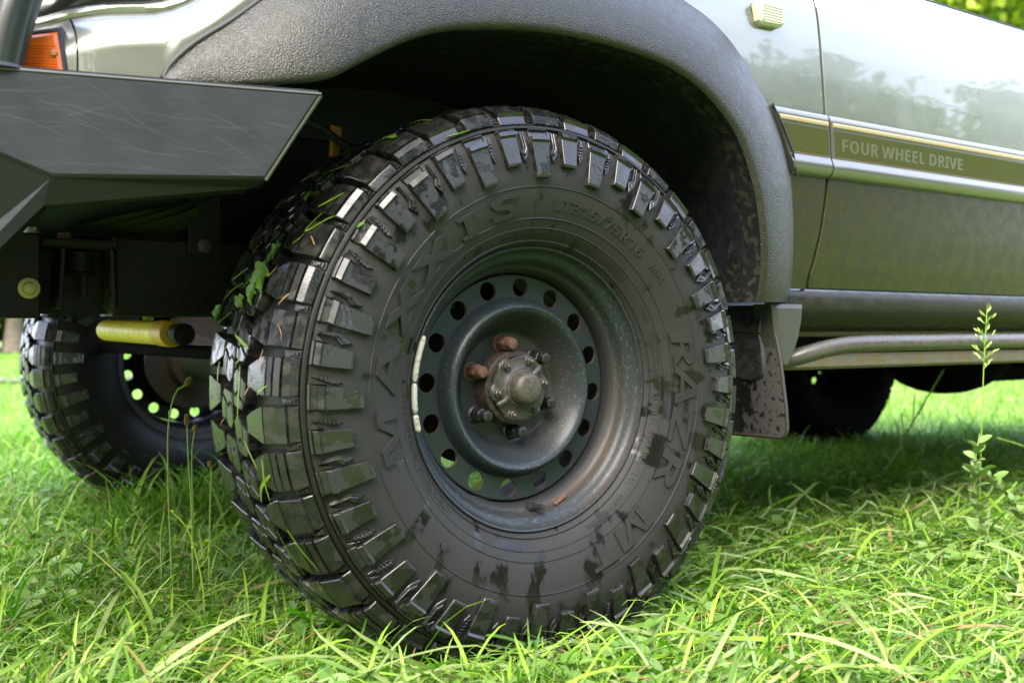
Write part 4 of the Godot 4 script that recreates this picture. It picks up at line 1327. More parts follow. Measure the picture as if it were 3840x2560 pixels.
func make_underside(car: Node3D) -> void:
	var g := Geo.new()
	# ---- chassis end with the recovery mount
	var ch := root_of("chassis_rail", Vector3.ZERO, car)
	g.box(Vector3(0.45, 0.130, 0.10), Transform3D(Basis(), Vector3(-0.8595, 0.5955, -0.47)), 0.003)
	put("rail_end", g.mesh(30), M.chassis, ch)
	g = Geo.new()
	g.box(Vector3(0.116, 0.014, 0.09), Transform3D(Basis(), Vector3(-0.574, 0.6485, -0.475)), 0.003)
	g.box(Vector3(0.006, 0.096, 0.075), Transform3D(Basis(Vector3.BACK, -0.06), Vector3(-0.602, 0.593, -0.4625)), 0.002)
	g.box(Vector3(0.006, 0.096, 0.075), Transform3D(Basis(Vector3.BACK, 0.04), Vector3(-0.525, 0.593, -0.4625)), 0.002)
	g.box(Vector3(0.116, 0.108, 0.006), Transform3D(Basis(), Vector3(-0.574, 0.592, -0.512)), 0.002)
	put("mounting_bracket", g.mesh(30), M.chassis, ch)
	g = Geo.new()
	g.lathe([Vector2(0.020, -0.02), Vector2(0.020, 0.012), Vector2(0.024, 0.014), Vector2(0.026, 0.017), Vector2(0.0, 0.018)], 20, [], false, Transform3D(Basis(Vector3.RIGHT, PI / 2), Vector3(-0.565, 0.618, -0.48)))
	g.hexagon(0.007, 0.0, 0.040, 0.001, Transform3D(Basis(Vector3.RIGHT, PI / 2), Vector3(-0.561, 0.605, -0.476)))
	put("mounting_bush", g.mesh(30), M.chassis, ch)
	g = Geo.new()
	g.lathe([Vector2(0.0160, -0.001), Vector2(0.0158, 0.0020), Vector2(0.0100, 0.0028), Vector2(0.0098, 0.0040), Vector2(0.0092, 0.0085), Vector2(0.0060, 0.0095), Vector2(0.0, 0.0095)], 24, [], false, Transform3D(Basis(), Vector3(-0.651, 0.5755, -0.4195)))
	var b := put("rail_bolt", g.mesh(30), M.bolt_gold, ch)
	b.set_meta("label", "yellowish zinc bolt with a round washer")
	g = Geo.new()
	g.hexagon(0.013, 0.0, 0.004, 0.0005, Transform3D(Basis(Vector3.RIGHT, -PI / 2), Vector3(-0.644, 0.6605, -0.44)), 16)
	g.hexagon(0.0115, 0.003, 0.0105, 0.001, Transform3D(Basis(Vector3.RIGHT, -PI / 2), Vector3(-0.644, 0.6605, -0.44)))
	put("rail_bolt", g.mesh(30), M.bolt_steel, ch)
	g = Geo.new()
	g.hexagon(0.0115, 0.0, 0.010, 0.001, Transform3D(Basis(Vector3.RIGHT, -PI / 2), Vector3(-0.592, 0.6555, -0.455)))
	put("rail_bolt", g.mesh(30), M.rust, ch)
	g = Geo.new()
	g.box(Vector3(2.9, 0.13, 0.10), Transform3D(Basis(Vector3.BACK, 0.0), Vector3(0.93, 0.60, -0.50)), 0.006)
	put("rail", g.mesh(30), M.chassis, ch)
	g = Geo.new()
	g.prism(PackedVector2Array([Vector2(-0.398, 0.64), Vector2(-0.342, 0.64), Vector2(-0.342, 0.76), Vector2(-0.398, 0.76)]), -0.455, -0.448, 0.002)
	put("rail_plate", g.mesh(30), M.chassis, ch)
	g = Geo.new()
	g.lathe([Vector2(0.012, -0.449), Vector2(0.012, -0.445), Vector2(0.0085, -0.444), Vector2(0.0, -0.444)], 16, [], false, Transform3D(Basis(), Vector3(-0.372, 0.655, 0)))
	put("rail_bolt", g.mesh(30), M.hub, ch)
	# ---- engine bay and floor in the dark
	g = Geo.new()
	g.box(Vector3(0.72, 0.36, 0.80), Transform3D(Basis(), Vector3(-0.20, 0.73, -0.98)), 0.03)
	g.box(Vector3(0.50, 0.15, 1.30), Transform3D(Basis(), Vector3(-0.62, 0.72, -1.15)), 0.02)
	put("engine", g.mesh(30), M.chassis, car)
	g = Geo.new()
	g.box(Vector3(3.3, 0.06, 1.62), Transform3D(Basis(), Vector3(2.2, 0.54, -0.94)), 0.01)
	g.box(Vector3(0.16, 0.09, 1.10), Transform3D(Basis(), Vector3(1.45, 0.485, -0.94)), 0.02)
	put("floor_pan", g.mesh(30), M.chassis, car)
	g = Geo.new()
	var rows := []
	for i in 13:
		var t := -1.0 + 2.0 * i / 12.0
		var row := PackedVector3Array()
		for j in 24:
			var a := TAU * j / 24
			var q := sqrt(maxf(0.0, 1.0 - t * t))
			row.push_back(Vector3(2.55 + 0.30 * t, 0.43 + 0.155 * q * sin(a), -0.92 + 0.20 * q * cos(a)))
		rows.push_back(row)
	g.sheet(rows, true)
	g.box(Vector3(0.9, 0.20, 0.20), Transform3D(Basis(), Vector3(3.15, 0.415, -0.92)), 0.06)
	g.box(Vector3(0.5, 0.14, 0.16), Transform3D(Basis(), Vector3(2.15, 0.44, -0.98)), 0.05)
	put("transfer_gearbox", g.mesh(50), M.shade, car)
	g = Geo.new()
	g.tube(PackedVector3Array([Vector3(2.85, 0.42, -0.3), Vector3(2.85, 0.42, -1.75)]), 0.05, 16)
	put("rear_axle", g.mesh(60), M.shade, car)
	# ---- front axle, brakes and steering damper
	g = Geo.new()
	g.tube(PackedVector3Array([Vector3(0, 0.42, -0.24), Vector3(0, 0.42, -1.64)]), 0.052, 18)
	g.lathe([Vector2(0.0, -0.12), Vector2(0.09, -0.10), Vector2(0.13, -0.03), Vector2(0.13, 0.05), Vector2(0.08, 0.12), Vector2(0.05, 0.16)], 24, [], false, Transform3D(Basis(Vector3.UP, PI / 2), Vector3(0.0, 0.42, -1.15)))
	put("front_axle", g.mesh(50), M.moss, car)
	for z in [-0.17, -1.71]:
		g = Geo.new()
		g.lathe([Vector2(0.062, -0.07), Vector2(0.075, -0.055), Vector2(0.078, -0.012), Vector2(0.135, -0.010), Vector2(0.136, 0.012), Vector2(0.078, 0.014), Vector2(0.075, 0.06), Vector2(0.0, 0.07)], 32, [], false, Transform3D(Basis(), Vector3(0, 0.42, z)))
		put("brake_disc", g.mesh(30), M.rust_hub, car)
	var dm := root_of("steering_damper", Vector3(-0.36, 0.508, -0.93), car)
	var turn := Basis(Vector3.RIGHT, 0.012)
	g = Geo.new()
	g.lathe([Vector2(0.0, -0.27), Vector2(0.018, -0.268), Vector2(0.0232, -0.255), Vector2(0.0240, -0.24), Vector2(0.0240, 0.235), Vector2(0.0232, 0.245), Vector2(0.0, 0.247)], 28, [], false, Transform3D(turn, Vector3.ZERO))
	put("damper_body", g.mesh(40), M.yellow, dm)
	g = Geo.new()
	g.lathe([Vector2(0.0255, 0.19), Vector2(0.0260, 0.195), Vector2(0.0260, 0.25), Vector2(0.0245, 0.258), Vector2(0.0, 0.259)], 28, [], false, Transform3D(turn, Vector3.ZERO))
	put("damper_sleeve", g.mesh(40), M.yellow_dark, dm)
	g = Geo.new()
	g.lathe([Vector2(0.012, 0.255), Vector2(0.012, 0.29), Vector2(0.020, 0.292), Vector2(0.020, 0.33), Vector2(0.0, 0.332)], 20, [], false, Transform3D(turn, Vector3.ZERO))
	put("damper_eye", g.mesh(40), M.chassis, dm)
	g = Geo.new()
	g.tube(PackedVector3Array([Vector3(-0.27, 0.468, -0.30), Vector3(-0.27, 0.465, -1.66)]), 0.014, 14)
	put("track_rod", g.mesh(60), M.shade, car)
	# ---- splash tray, ducts and bits behind the bumper
	g = Geo.new()
	g.sheet([PackedVector3Array([Vector3(-0.66, 0.648, -0.50), Vector3(-0.53, 0.672, -0.50), Vector3(-0.36, 0.70, -0.50)]), PackedVector3Array([Vector3(-0.655, 0.74, -0.46), Vector3(-0.53, 0.745, -0.46), Vector3(-0.36, 0.75, -0.46)])])
	put("splash_plate", g.mesh(40), M.teal, car)
	for k in 3:
		g = Geo.new()
		var top := spline([Vector3(-0.58 + 0.05 * k, 0.676 + 0.004 * k, -0.45), Vector3(-0.50 + 0.05 * k, 0.700 + 0.006 * k, -0.43), Vector3(-0.42 + 0.03 * k, 0.722 + 0.008 * k, -0.44), Vector3(-0.36 + 0.02 * k, 0.745, -0.47)], 14)
		var bot := spline([Vector3(-0.575 + 0.05 * k, 0.668, -0.49), Vector3(-0.50 + 0.045 * k, 0.676 + 0.002 * k, -0.475), Vector3(-0.43 + 0.035 * k, 0.690 + 0.004 * k, -0.475), Vector3(-0.375 + 0.02 * k, 0.720, -0.50)], 14)
		g.sheet([top, bot])
		put("air_duct", g.mesh(50), M.moss, car)
	g = Geo.new()
	g.box(Vector3(0.020, 0.056, 0.012), Transform3D(Basis(Vector3.BACK, -0.05), Vector3(-0.151, 0.848, -0.40)), 0.003)
	put("bump_stop_bracket", g.mesh(30), M.orange, car)
	g = Geo.new()
	g.tube(PackedVector3Array([Vector3(-0.30, 0.90, -0.37), Vector3(-0.19, 0.86, -0.365), Vector3(-0.12, 0.82, -0.37)]), 0.007, 10)
	put("brake_hose", g.mesh(60), M.seal, car)
	g = Geo.new()
	var coil := PackedVector3Array()
	for i in 140:
		var a := i * 0.28
		coil.push_back(Vector3(0.02 + 0.062 * cos(a), 0.50 + 0.0026 * i, -0.40 + 0.062 * sin(a)))
	g.tube(coil, 0.0085, 8)
	put("coil_spring", g.mesh(60), M.chassis, car)

# ---------------------------------------------------------------- ground and plants
var lumps: FastNoiseLite

func gy(x: float, z: float) -> float:
	return 0.022 * lumps.get_noise_2d(x * 100.0, z * 100.0) - 0.004

func make_ground() -> void:
	lumps = FastNoiseLite.new()
	lumps.seed = 8
	lumps.frequency = 0.012
	lumps.fractal_octaves = 2
	var xs := []
	for k in 41: xs.push_back(lerpf(-8.0, 12.0, k / 40.0))
	xs = [-120.0, -60.0, -30.0, -15.0] + xs + [18.0, 30.0, 60.0, 120.0]
	var rows := []
	for z in [60.0, 30.0, 14.0, 8.0, 5.0] + span(4.0, -6.0, 40) + [-8.0, -12.0, -18.0, -30.0, -60.0, -120.0]:
		var row := PackedVector3Array()
		for x in xs: row.push_back(Vector3(x, gy(x, z), z))
		rows.push_back(row)
	var g := Geo.new()
	g.sheet(rows)
	var o := put("ground", g.mesh(60), M.soil)
	tag(o, "grassy ground under and around the car", "ground", "", "structure")
	g = Geo.new()
	rows = []
	for k in 25:
		var x := lerpf(-20.0, 24.0, k / 24.0)
		rows.push_back(PackedVector3Array([Vector3(x, 0.035, -9.3 - 0.03 * x), Vector3(x, 0.035, -10.0 - 0.03 * x)]))
	g.sheet(rows)
	o = put("path", g.mesh(60), M.dirt)
	tag(o, "pale worn path crossing the lawn beyond the car", "path", "", "structure")

# a grass blade: length, width, how far it bends over; grows along +y and leans to +x
func blade(length: float, width: float, bend: float, seg := 5, fold := 0.25) -> Geo:
	var g := Geo.new()
	var p := Vector3.ZERO
	var rows := []
	for i in seg + 1:
		var t := float(i) / seg
		var a := bend * pow(t, 1.3)
		if i > 0: p += Vector3(sin(a), cos(a), 0) * length / seg
		var wd := width * 0.5 * (0.75 + 0.5 * t) * (1.0 - pow(t, 3.0)) + 0.0001
		var up := Vector3(-cos(a), sin(a), 0) * wd * fold
		rows.push_back(PackedVector3Array([p + Vector3(0, 0, -wd) + up, p, p + Vector3(0, 0, wd) + up]))
	g.sheet(rows)
	return g

func scatter(called: String, mesh: Mesh, mat: Material, places: PackedFloat32Array, parent: Node) -> void:
	var mm := MultiMesh.new()
	mm.transform_format = MultiMesh.TRANSFORM_3D
	mm.use_colors = true
	mm.mesh = mesh
	mm.instance_count = places.size() / 16
	mm.buffer = places
	var o := MultiMeshInstance3D.new()
	o.name = called
	o.multimesh = mm
	o.material_override = mat
	o.set_meta("kind", "stuff")
	parent.add_child(o, true)

func push(b: PackedFloat32Array, t: Transform3D, c: Color) -> void:
	var m := t.basis
	var o := t.origin
	b.append_array(PackedFloat32Array([m.x.x, m.y.x, m.z.x, o.x, m.x.y, m.y.y, m.z.y, o.y, m.x.z, m.y.z, m.z.z, o.z, c.r, c.g, c.b, 1.0]))

func green() -> Color:
	var t := rng.randf()
	var c := Color(0.105, 0.205, 0.020).lerp(Color(0.245, 0.375, 0.040), rng.randf())
	if t < 0.22: c = Color(0.075, 0.155, 0.018)
	elif t < 0.34: c = Color(0.28, 0.39, 0.08)
	elif t < 0.44: c = Color(0.18, 0.27, 0.09)
	elif t < 0.465: c = Color(0.25, 0.19, 0.07)
	return c * rng.randf_range(0.95, 1.38)

func in_tyre(x: float, z: float) -> bool:
	return absf(x) < 0.17 and z < 0.02 and z > -0.26 or absf(x) < 0.17 and z < -1.62 and z > -1.92

func make_grass() -> void:
	var root := root_of("grass")
	tag(root, "bright green grass, part upright and part flattened, around the wheels", "grass", "", "stuff")
	var kinds := []      # [mesh, places]
	for k in [[0.075, 0.0020, 0.5], [0.10, 0.0025, 0.9], [0.12, 0.0030, 1.5], [0.14, 0.0036, 2.0], [0.09, 0.0016, 0.25], [0.16, 0.0048, 1.2], [0.11, 0.0021, 1.8], [0.07, 0.0034, 1.3]]:
		kinds.push_back([blade(k[0], k[1], k[2]).mesh(80), PackedFloat32Array()])
	var cam := Vector2(-0.934, 1.285)
	var fwd := Vector2(0.569, -0.822)
	var side := Vector2(0.822, 0.569)
	# near field, dense
	for n in 240000:
		var d := pow(rng.randf(), 0.75) * 4.3 + 0.55
		var s := rng.randf_range(-0.74, 0.74) * d
		var p := cam + fwd * d + side * s
		if in_tyre(p.x, p.y): continue
		var right := smoothstep(-0.1, 0.9, p.x + p.y * 0.5)          # mown and flattened on the right
		if right > 0.5 and p.y > -0.5 and rng.randf() < 0.45: continue
		var k := kinds[rng.randi() % 8] as Array
		var tilt := rng.randfn(0.45, 0.32) + 0.55 * right * rng.randf()
		if rng.randf() < 0.35: tilt = rng.randf_range(0.9, 1.45)
		var yaw := rng.randf() * TAU
		var sc := rng.randf_range(0.55, 1.0)
		if rng.randf() < 0.03: sc *= 1.35
		# shorter where the car has stood over it
		if p.y < -0.25 and p.x > 0.3: sc *= 0.85
		var near_tyre := Vector2(p.x, (p.y + 0.11) * 1.2).length()
		if near_tyre < 0.30:
			tilt = maxf(tilt, 0.9)
			yaw = -atan2(p.y + 0.11, p.x) + rng.randfn(0, 0.5)
			sc *= 0.75
		var b := Basis(Vector3.UP, yaw) * Basis(Vector3.BACK, -clampf(tilt, 0.0, 1.5)) * Basis(Vector3.UP, rng.randfn(0, 0.5))
		b = b.scaled_local(Vector3(sc, sc, sc * rng.randf_range(0.8, 1.5)))
		var y := gy(p.x, p.y) + (0.012 + 0.03 * rng.randf() * right if tilt > 0.9 else 0.0) * rng.randf()
		push(k[1], Transform3D(b, Vector3(p.x, y, p.y)), green())
	# cut blades lying on top, most of them to the right of the wheel
	for n in 24000:
		var d := 0.7 + pow(rng.randf(), 0.8) * 2.5
		var s := rng.randf_range(-0.72, 0.72) * d
		var p := cam + fwd * d + side * s
		if in_tyre(p.x, p.y) or p.y < -0.55: continue
		if p.x < -0.1 and rng.randf() < 0.55: continue
		var k := kinds[[2, 3, 5, 6, 7][rng.randi() % 5]] as Array
		var yaw := rng.randfn(0.25, 0.55) + (PI if rng.randf() < 0.5 else 0.0)
		var sc := rng.randf_range(0.7, 1.75)
		var b := Basis(Vector3.UP, yaw) * Basis(Vector3.BACK, -clampf(rng.randfn(1.28, 0.16), 0.9, 1.6)) * Basis(Vector3.UP, rng.randfn(0, 0.7))
		b = b.scaled_local(Vector3(sc * 0.35, sc, sc * rng.randf_range(0.75, 1.2)))
		var c := green()
		if rng.randf() < 0.35: c = Color(0.27, 0.34, 0.12) * rng.randf_range(0.8, 1.2)
		push(k[1], Transform3D(b, Vector3(p.x, gy(p.x, p.y) + rng.randf_range(0.012, 0.05), p.y)), c)
	# a tall tuft in front of the far front wheel
	for n in 900:
		var p := Vector2(-0.18, -1.47).lerp(Vector2(0.22, -1.16), rng.randf()) + Vector2(rng.randfn(0, 0.08), rng.randfn(0, 0.10))
		var k := kinds[[1, 2, 5, 4][rng.randi() % 4]] as Array
		var sc := rng.randf_range(1.1, 1.9)
		var b := Basis(Vector3.UP, rng.randf() * TAU) * Basis(Vector3.BACK, -absf(rng.randfn(0.15, 0.22)))
		push(k[1], Transform3D(b.scaled_local(Vector3(sc, sc, sc * 1.1)), Vector3(p.x, gy(p.x, p.y), p.y)), green() * 0.8)
	# long blades close to the lens
	for n in 170:
		var d := rng.randf_range(0.75, 1.25)
		var s := rng.randf_range(-0.62, 0.62) * d
		var p := cam + fwd * d + side * s
		var k := kinds[[2, 3, 5][rng.randi() % 3]] as Array
		var sc := rng.randf_range(1.1, 1.55)
		var b := Basis(Vector3.UP, rng.randf() * TAU) * Basis(Vector3.BACK, -rng.randf_range(0.1, 0.8))
		push(k[1], Transform3D(b.scaled_local(Vector3(sc, sc, sc * 1.2)), Vector3(p.x, gy(p.x, p.y), p.y)), green())
	# further back, coarser
	for n in 90000:
		var d := 4.2 + pow(rng.randf(), 1.5) * 16.0
		var s := rng.randf_range(-0.70, 0.70) * d
		var p := cam + fwd * d + side * s
		var k := kinds[rng.randi() % 8] as Array
		var b := Basis(Vector3.UP, rng.randf() * TAU) * Basis(Vector3.BACK, -clampf(rng.randfn(0.45, 0.35), 0.0, 1.4))
		var sc := rng.randf_range(0.7, 1.1)
		b = b.scaled_local(Vector3(sc, sc, sc * (1.2 + 0.22 * (d - 4.0))))
		push(k[1], Transform3D(b, Vector3(p.x, gy(p.x, p.y), p.y)), green())
	for k in kinds: scatter("blades", k[0], M.blade, k[1], root)

	# clover and other small broad leaves low in the grass
	var clover := root_of("clover_leaves")
	tag(clover, "low clover and small round leaves scattered through the grass", "clover leaves", "", "stuff")
	var tri := Geo.new()
	for k in 3:
		var a := TAU * k / 3
		tri.append(leaflet(0.0095, 0.0085, 0.15), Transform3D(Basis(Vector3.UP, a) * Basis(Vector3.BACK, 0.25), Vector3.ZERO))
	tri.tube(PackedVector3Array([Vector3(0, -0.045, 0.004), Vector3(0, -0.02, 0.001), Vector3.ZERO]), 0.0006, 4, false)
	var oval := leaflet(0.020, 0.008, 0.35)
	var lists := [PackedFloat32Array(), PackedFloat32Array()]
	for n in 7000:
		var d := 0.8 + pow(rng.randf(), 0.8) * 2.6
		var s := rng.randf_range(-0.7, 0.7) * d
		var p := cam + fwd * d + side * s
		if in_tyre(p.x, p.y): continue
		var patch := lumps.get_noise_2d(p.x * 160.0 + 900.0, p.y * 160.0)
		if patch < (-0.18 if p.x < 0.1 else 0.20): continue
		var w := 0 if rng.randf() < 0.7 else 1
		var b := Basis(Vector3.UP, rng.randf() * TAU) * Basis(Vector3.RIGHT, rng.randfn(0, 0.4)) * Basis(Vector3.BACK, rng.randfn(0.1, 0.3))
		var sc := rng.randf_range(0.8, 1.6)
		var c := Color(0.11, 0.22, 0.035).lerp(Color(0.21, 0.33, 0.09), rng.randf())
		push(lists[w], Transform3D(b.scaled_local(Vector3.ONE * sc), Vector3(p.x, gy(p.x, p.y) + rng.randf_range(0.025, 0.062), p.y)), c)
	scatter("leaflets", tri.mesh(80), M.leaf, lists[0], clover)
	scatter("oval_leaves", oval.mesh(80), M.leaf, lists[1], clover)
	# dry bits
	var straw := root_of("dry_stalks")
	tag(straw, "small brown bits of dry stalk lying among the grass", "dry stalks", "", "stuff")
	var dry := Geo.new()
	dry.tube(PackedVector3Array([Vector3(-0.018, 0, 0), Vector3(0, 0.002, 0.001), Vector3(0.018, 0, 0)]), [0.0012, 0.0015, 0.0008], 5)
	var list := PackedFloat32Array()
	for n in 1300:
		var d := 0.9 + pow(rng.randf(), 0.8) * 2.4
		var s := rng.randf_range(-0.7, 0.7) * d
		var p := cam + fwd * d + side * s
		if in_tyre(p.x, p.y): continue
		var b := Basis(Vector3.UP, rng.randf() * TAU) * Basis(Vector3.BACK, rng.randfn(0, 0.35))
		push(list, Transform3D(b.scaled_local(Vector3.ONE * rng.randf_range(0.5, 1.4)), Vector3(p.x, gy(p.x, p.y) + rng.randf_range(0.02, 0.06), p.y)), Color(0.20, 0.13, 0.06) * rng.randf_range(0.5, 1.3))
	scatter("stalks", dry.mesh(60), M.stem, list, straw)

# an oval leaf lying along +x from the origin, folded along its rib
func leaflet(length: float, width: float, fold: float, seg := 6) -> Geo:
	var g := Geo.new()
	var rows := []
	for i in seg + 1:
		var t := float(i) / seg
		var w := width * pow(sin(PI * clampf(pow(t, 0.85), 0.02, 0.985)), 0.65)
		rows.push_back(PackedVector3Array([Vector3(length * t, w * fold - 0.1 * length * t * t, -w), Vector3(length * t, -0.1 * length * t * t, 0), Vector3(length * t, w * fold - 0.1 * length * t * t, w)]))
	g.sheet(rows)
	return g

func painted(g: Geo, c: Color) -> Geo:
	for i in g.col.size(): g.col[i] = c
	return g

func aim(from: Vector3, dir: Vector3, roll := 0.0) -> Transform3D:      # +x along dir
	var x := dir.normalized()
	var z := x.cross(Vector3.UP if absf(x.y) < 0.95 else Vector3.RIGHT).normalized()
	return Transform3D(Basis(x, z.cross(x), z) * Basis(Vector3.RIGHT, roll), from)

func plantain(base: Vector3, pts: Array, head_len: float, head_r: float, label: String) -> void:
	var o := root_of("plantain_stalk", base)
	tag(o, label, "wild plant", "flower stalks standing in the grass left of the wheel")
	var g := Geo.new()
	var all := [Vector3.ZERO]
	for p in pts: all.push_back(p - base)
	var path := spline(all, 26)
	var rad := []
	for i in 26: rad.push_back(lerpf(0.0019, 0.0014, i / 25.0))
	g.tube(path, rad, 7)
	put("stem", painted(g, Color(0.20, 0.32, 0.06)).mesh(70, true), M.stem, o)
	g = Geo.new()
	var d := (path[25] - path[22]).normalized()
	var at := aim(path[25], d)
	for i in 46:          # small seed scales in a spiral
		var t := i / 45.0
		var a := i * 2.4
		var r := head_r * pow(sin(PI * clampf(t * 0.92 + 0.06, 0, 1)), 0.6)
		var s := Geo.new()
		s.hexagon(head_r * 0.42, 0.0, head_r * 0.8, head_r * 0.2, Transform3D(), 5, a)
		var out := Vector3(0.5, cos(a), sin(a))
		var f := Transform3D(Basis.looking_at(-out.normalized(), Vector3.RIGHT), Vector3(head_len * t, cos(a) * r * 0.6, sin(a) * r * 0.6))
		var c := Color(0.13, 0.12, 0.03).lerp(Color(0.24, 0.15, 0.055), rng.randf())
		g.append(painted(s, c), at * f)
	put("seed_head", g.mesh(0, true), M.stem, o)

func make_plants() -> void:
	plantain(Vector3(-0.366, 0, -0.663), [Vector3(-0.3671, 0.083, -0.664), Vector3(-0.3704, 0.206, -0.668), Vector3(-0.3704, 0.313, -0.6694), Vector3(-0.3646, 0.370, -0.6662), Vector3(-0.3543, 0.4008, -0.6594), Vector3(-0.3427, 0.4073, -0.6516)], 0.018, 0.0042, "tallest bent stalk left of the wheel, its brown seed head nodding to the right")
	plantain(Vector3(-0.332, 0, -0.640), [Vector3(-0.3334, 0.075, -0.6405), Vector3(-0.3354, 0.190, -0.6435), Vector3(-0.3389, 0.264, -0.647), Vector3(-0.3405, 0.332, -0.649)], 0.020, 0.0042, "upright stalk with a long brown seed head, just right of the tallest bent stalk")
	plantain(Vector3(-0.330, 0, -0.642), [Vector3(-0.3330, 0.190, -0.6421), Vector3(-0.3334, 0.280, -0.6434), Vector3(-0.3290, 0.321, -0.6405)], 0.011, 0.0040, "shorter stalk with a small round brown head, beside the long upright seed head")
	plantain(Vector3(-0.380, 0, -0.674), [Vector3(-0.3821, 0.067, -0.6741), Vector3(-0.3830, 0.124, -0.6756), Vector3(-0.3765, 0.170, -0.6714)], 0.013, 0.0027, "lowest stalk with a pale slim bud, left of the other stalks")
	plantain(Vector3(-0.308, 0, -0.623), [Vector3(-0.3078, 0.075, -0.6228), Vector3(-0.3057, 0.182, -0.6228), Vector3(-0.3033, 0.247, -0.622), Vector3(-0.3055, 0.2535, -0.6235)], 0.010, 0.0036, "thin straight stalk with a small dark head, nearest the tyre tread")

	# yellow-green stem with whorls of little buds
	var base := Vector3(-0.383, 0, -0.42)
	var o := root_of("budding_weed", base)
	tag(o, "yellow-green weed stem with clusters of tiny buds, leaning left among the stalks", "wild plant")
	var g := Geo.new()
	var path := spline([Vector3.ZERO, Vector3(-0.002, 0.079, -0.001), Vector3(-0.0167, 0.159, -0.012), Vector3(-0.0285, 0.188, -0.021), Vector3(-0.0417, 0.204, -0.030)], 20)
	g.tube(path, 0.0013, 6)
	g.tube(spline([path[10], path[10] + Vector3(0.012, 0.016, 0.006), path[10] + Vector3(0.014, 0.040, 0.006)], 8), 0.0008, 5)
	put("stem", painted(g, Color(0.24, 0.34, 0.03)).mesh(70, true), M.stem, o)
	for q in [path[19], path[16], path[13], path[10] + Vector3(0.014, 0.040, 0.006), path[10] + Vector3(0.012, 0.02, 0.006)]:
		g = Geo.new()
		for i in 7:
			var dir := Vector3(rng.randfn(), rng.randf() + 0.3, rng.randfn())
			g.append(leaflet(rng.randf_range(0.006, 0.011), 0.0024, 0.3), aim(q, dir, rng.randf() * TAU))
		put("bud_cluster", painted(g, Color(0.25, 0.38, 0.04)).mesh(60, true), M.stem, o)

	# pale seedling at the left
	base = Vector3(-0.470, 0, -0.455)
	o = root_of("leaning_seedling", base)
	tag(o, "pale stemmed seedling leaning left, with a tuft of leaves at its tip", "wild plant")
	g = Geo.new()
	path = spline([Vector3(0.02, 0, 0.02), Vector3(-0.020, 0.0836, -0.014), Vector3(-0.061, 0.134, -0.043), Vector3(-0.0875, 0.160, -0.062)], 16)
	g.tube(path, 0.0014, 6)
	put("stem", painted(g, Color(0.30, 0.34, 0.10)).mesh(70, true), M.stem, o)
	for k in 6:
		g = leaflet(rng.randf_range(0.022, 0.034), 0.0065, 0.3)
		var lp := path[15] if k < 4 else path[7]
		put("leaf", painted(g, Color(0.16, 0.30, 0.05)).mesh(70, true), M.stem, o, aim(lp, Vector3(-0.6 + 1.2 * rng.randf(), 0.3 + 0.5 * rng.randf(), rng.randfn(0, 0.6)), rng.randf()))

	# flowering grass on the right
	base = Vector3(1.110, 0, 0.07)
	o = root_of("seeding_grass", base)
	tag(o, "tall thin grass stem with an open green seed spray, in front of the step tube", "wild grass")
	g = Geo.new()
	path = spline([Vector3.ZERO, Vector3(0.002, 0.123, 0.0), Vector3(0.008, 0.334, 0.001), Vector3(0.018, 0.473, 0.0), Vector3(0.027, 0.558, 0.0)], 40)
	g.tube(path, 0.0012, 6)
	var seeds := Geo.new()
	for i in 17:
		var t := 30 + i * 0.55
		var p := path[int(t)].lerp(path[mini(int(t) + 1, 39)], fmod(t, 1.0))
		var a := i * 2.5
		var l := lerpf(0.027, 0.011, i / 16.0)
		var dir := Vector3(cos(a) * 0.9, 0.55, sin(a) * 0.9).normalized()
		g.tube(PackedVector3Array([p, p + dir * l * 0.6, p + dir * l]), 0.0008, 4, false)
		for k in 4:
			seeds.append(leaflet(0.0115, 0.0022, 0.6), aim(p + dir * l * (0.4 + 0.2 * k), dir + Vector3(rng.randfn(0, 0.3), 0.4, rng.randfn(0, 0.3)), rng.randf() * TAU))
	put("stem", painted(g, Color(0.20, 0.33, 0.04)).mesh(70, true), M.stem, o)
	put("seed_spray", painted(seeds, Color(0.36, 0.46, 0.14)).mesh(50, true), M.stem, o)

	# broad-leaved vetch at the right
	base = Vector3(1.075, 0, 0.09)
	o = root_of("leafy_vetch", base)
	tag(o, "pale green leafy plant with paired broad leaves, growing at the right beside the seeding grass", "wild plant")
	g = Geo.new()
	path = spline([Vector3.ZERO, Vector3(0.004, 0.11, 0.0), Vector3(-0.018, 0.21, 0.0), Vector3(0.003, 0.296, 0.0)], 30)
	g.tube(path, 0.0016, 6)
	var arm := spline([path[20], Vector3(0.04, 0.205, 0.0), Vector3(0.175, 0.102, 0.0), Vector3(0.26, 0.0, 0.02)], 24)
	g.tube(arm, 0.0018, 6)
	put("stem", painted(g, Color(0.19, 0.24, 0.07)).mesh(70, true), M.stem, o)
	for k in 44:
		g = leaflet(rng.randf_range(0.022, 0.040), rng.randf_range(0.008, 0.013), 0.4)
		var p := path[8 + int(k * 0.85)] if k < 24 else arm[k - 24]
		var a := k * 2.2
		var c := Color(0.11, 0.20, 0.045).lerp(Color(0.19, 0.28, 0.09), rng.randf())
		put("leaf", painted(g, c).mesh(70, true), M.stem, o, aim(p, Vector3(cos(a), 0.5 + 0.5 * rng.randf(), sin(a)), rng.randfn(0, 0.5)))

	# thin forked weed in the car's shade
	base = Vector3(2.05, 0, -0.86)
	o = root_of("forked_weed", base)
	tag(o, "thin forked weed stem with a few knotty buds, in the shade behind the mud flap", "wild plant")
	g = Geo.new()
	path = spline([Vector3.ZERO, Vector3(0.10, 0.09, 0.01), Vector3(0.163, 0.224, 0.05), Vector3(0.235, 0.374, 0.10)], 30)
	g.tube(path, 0.0028, 6)
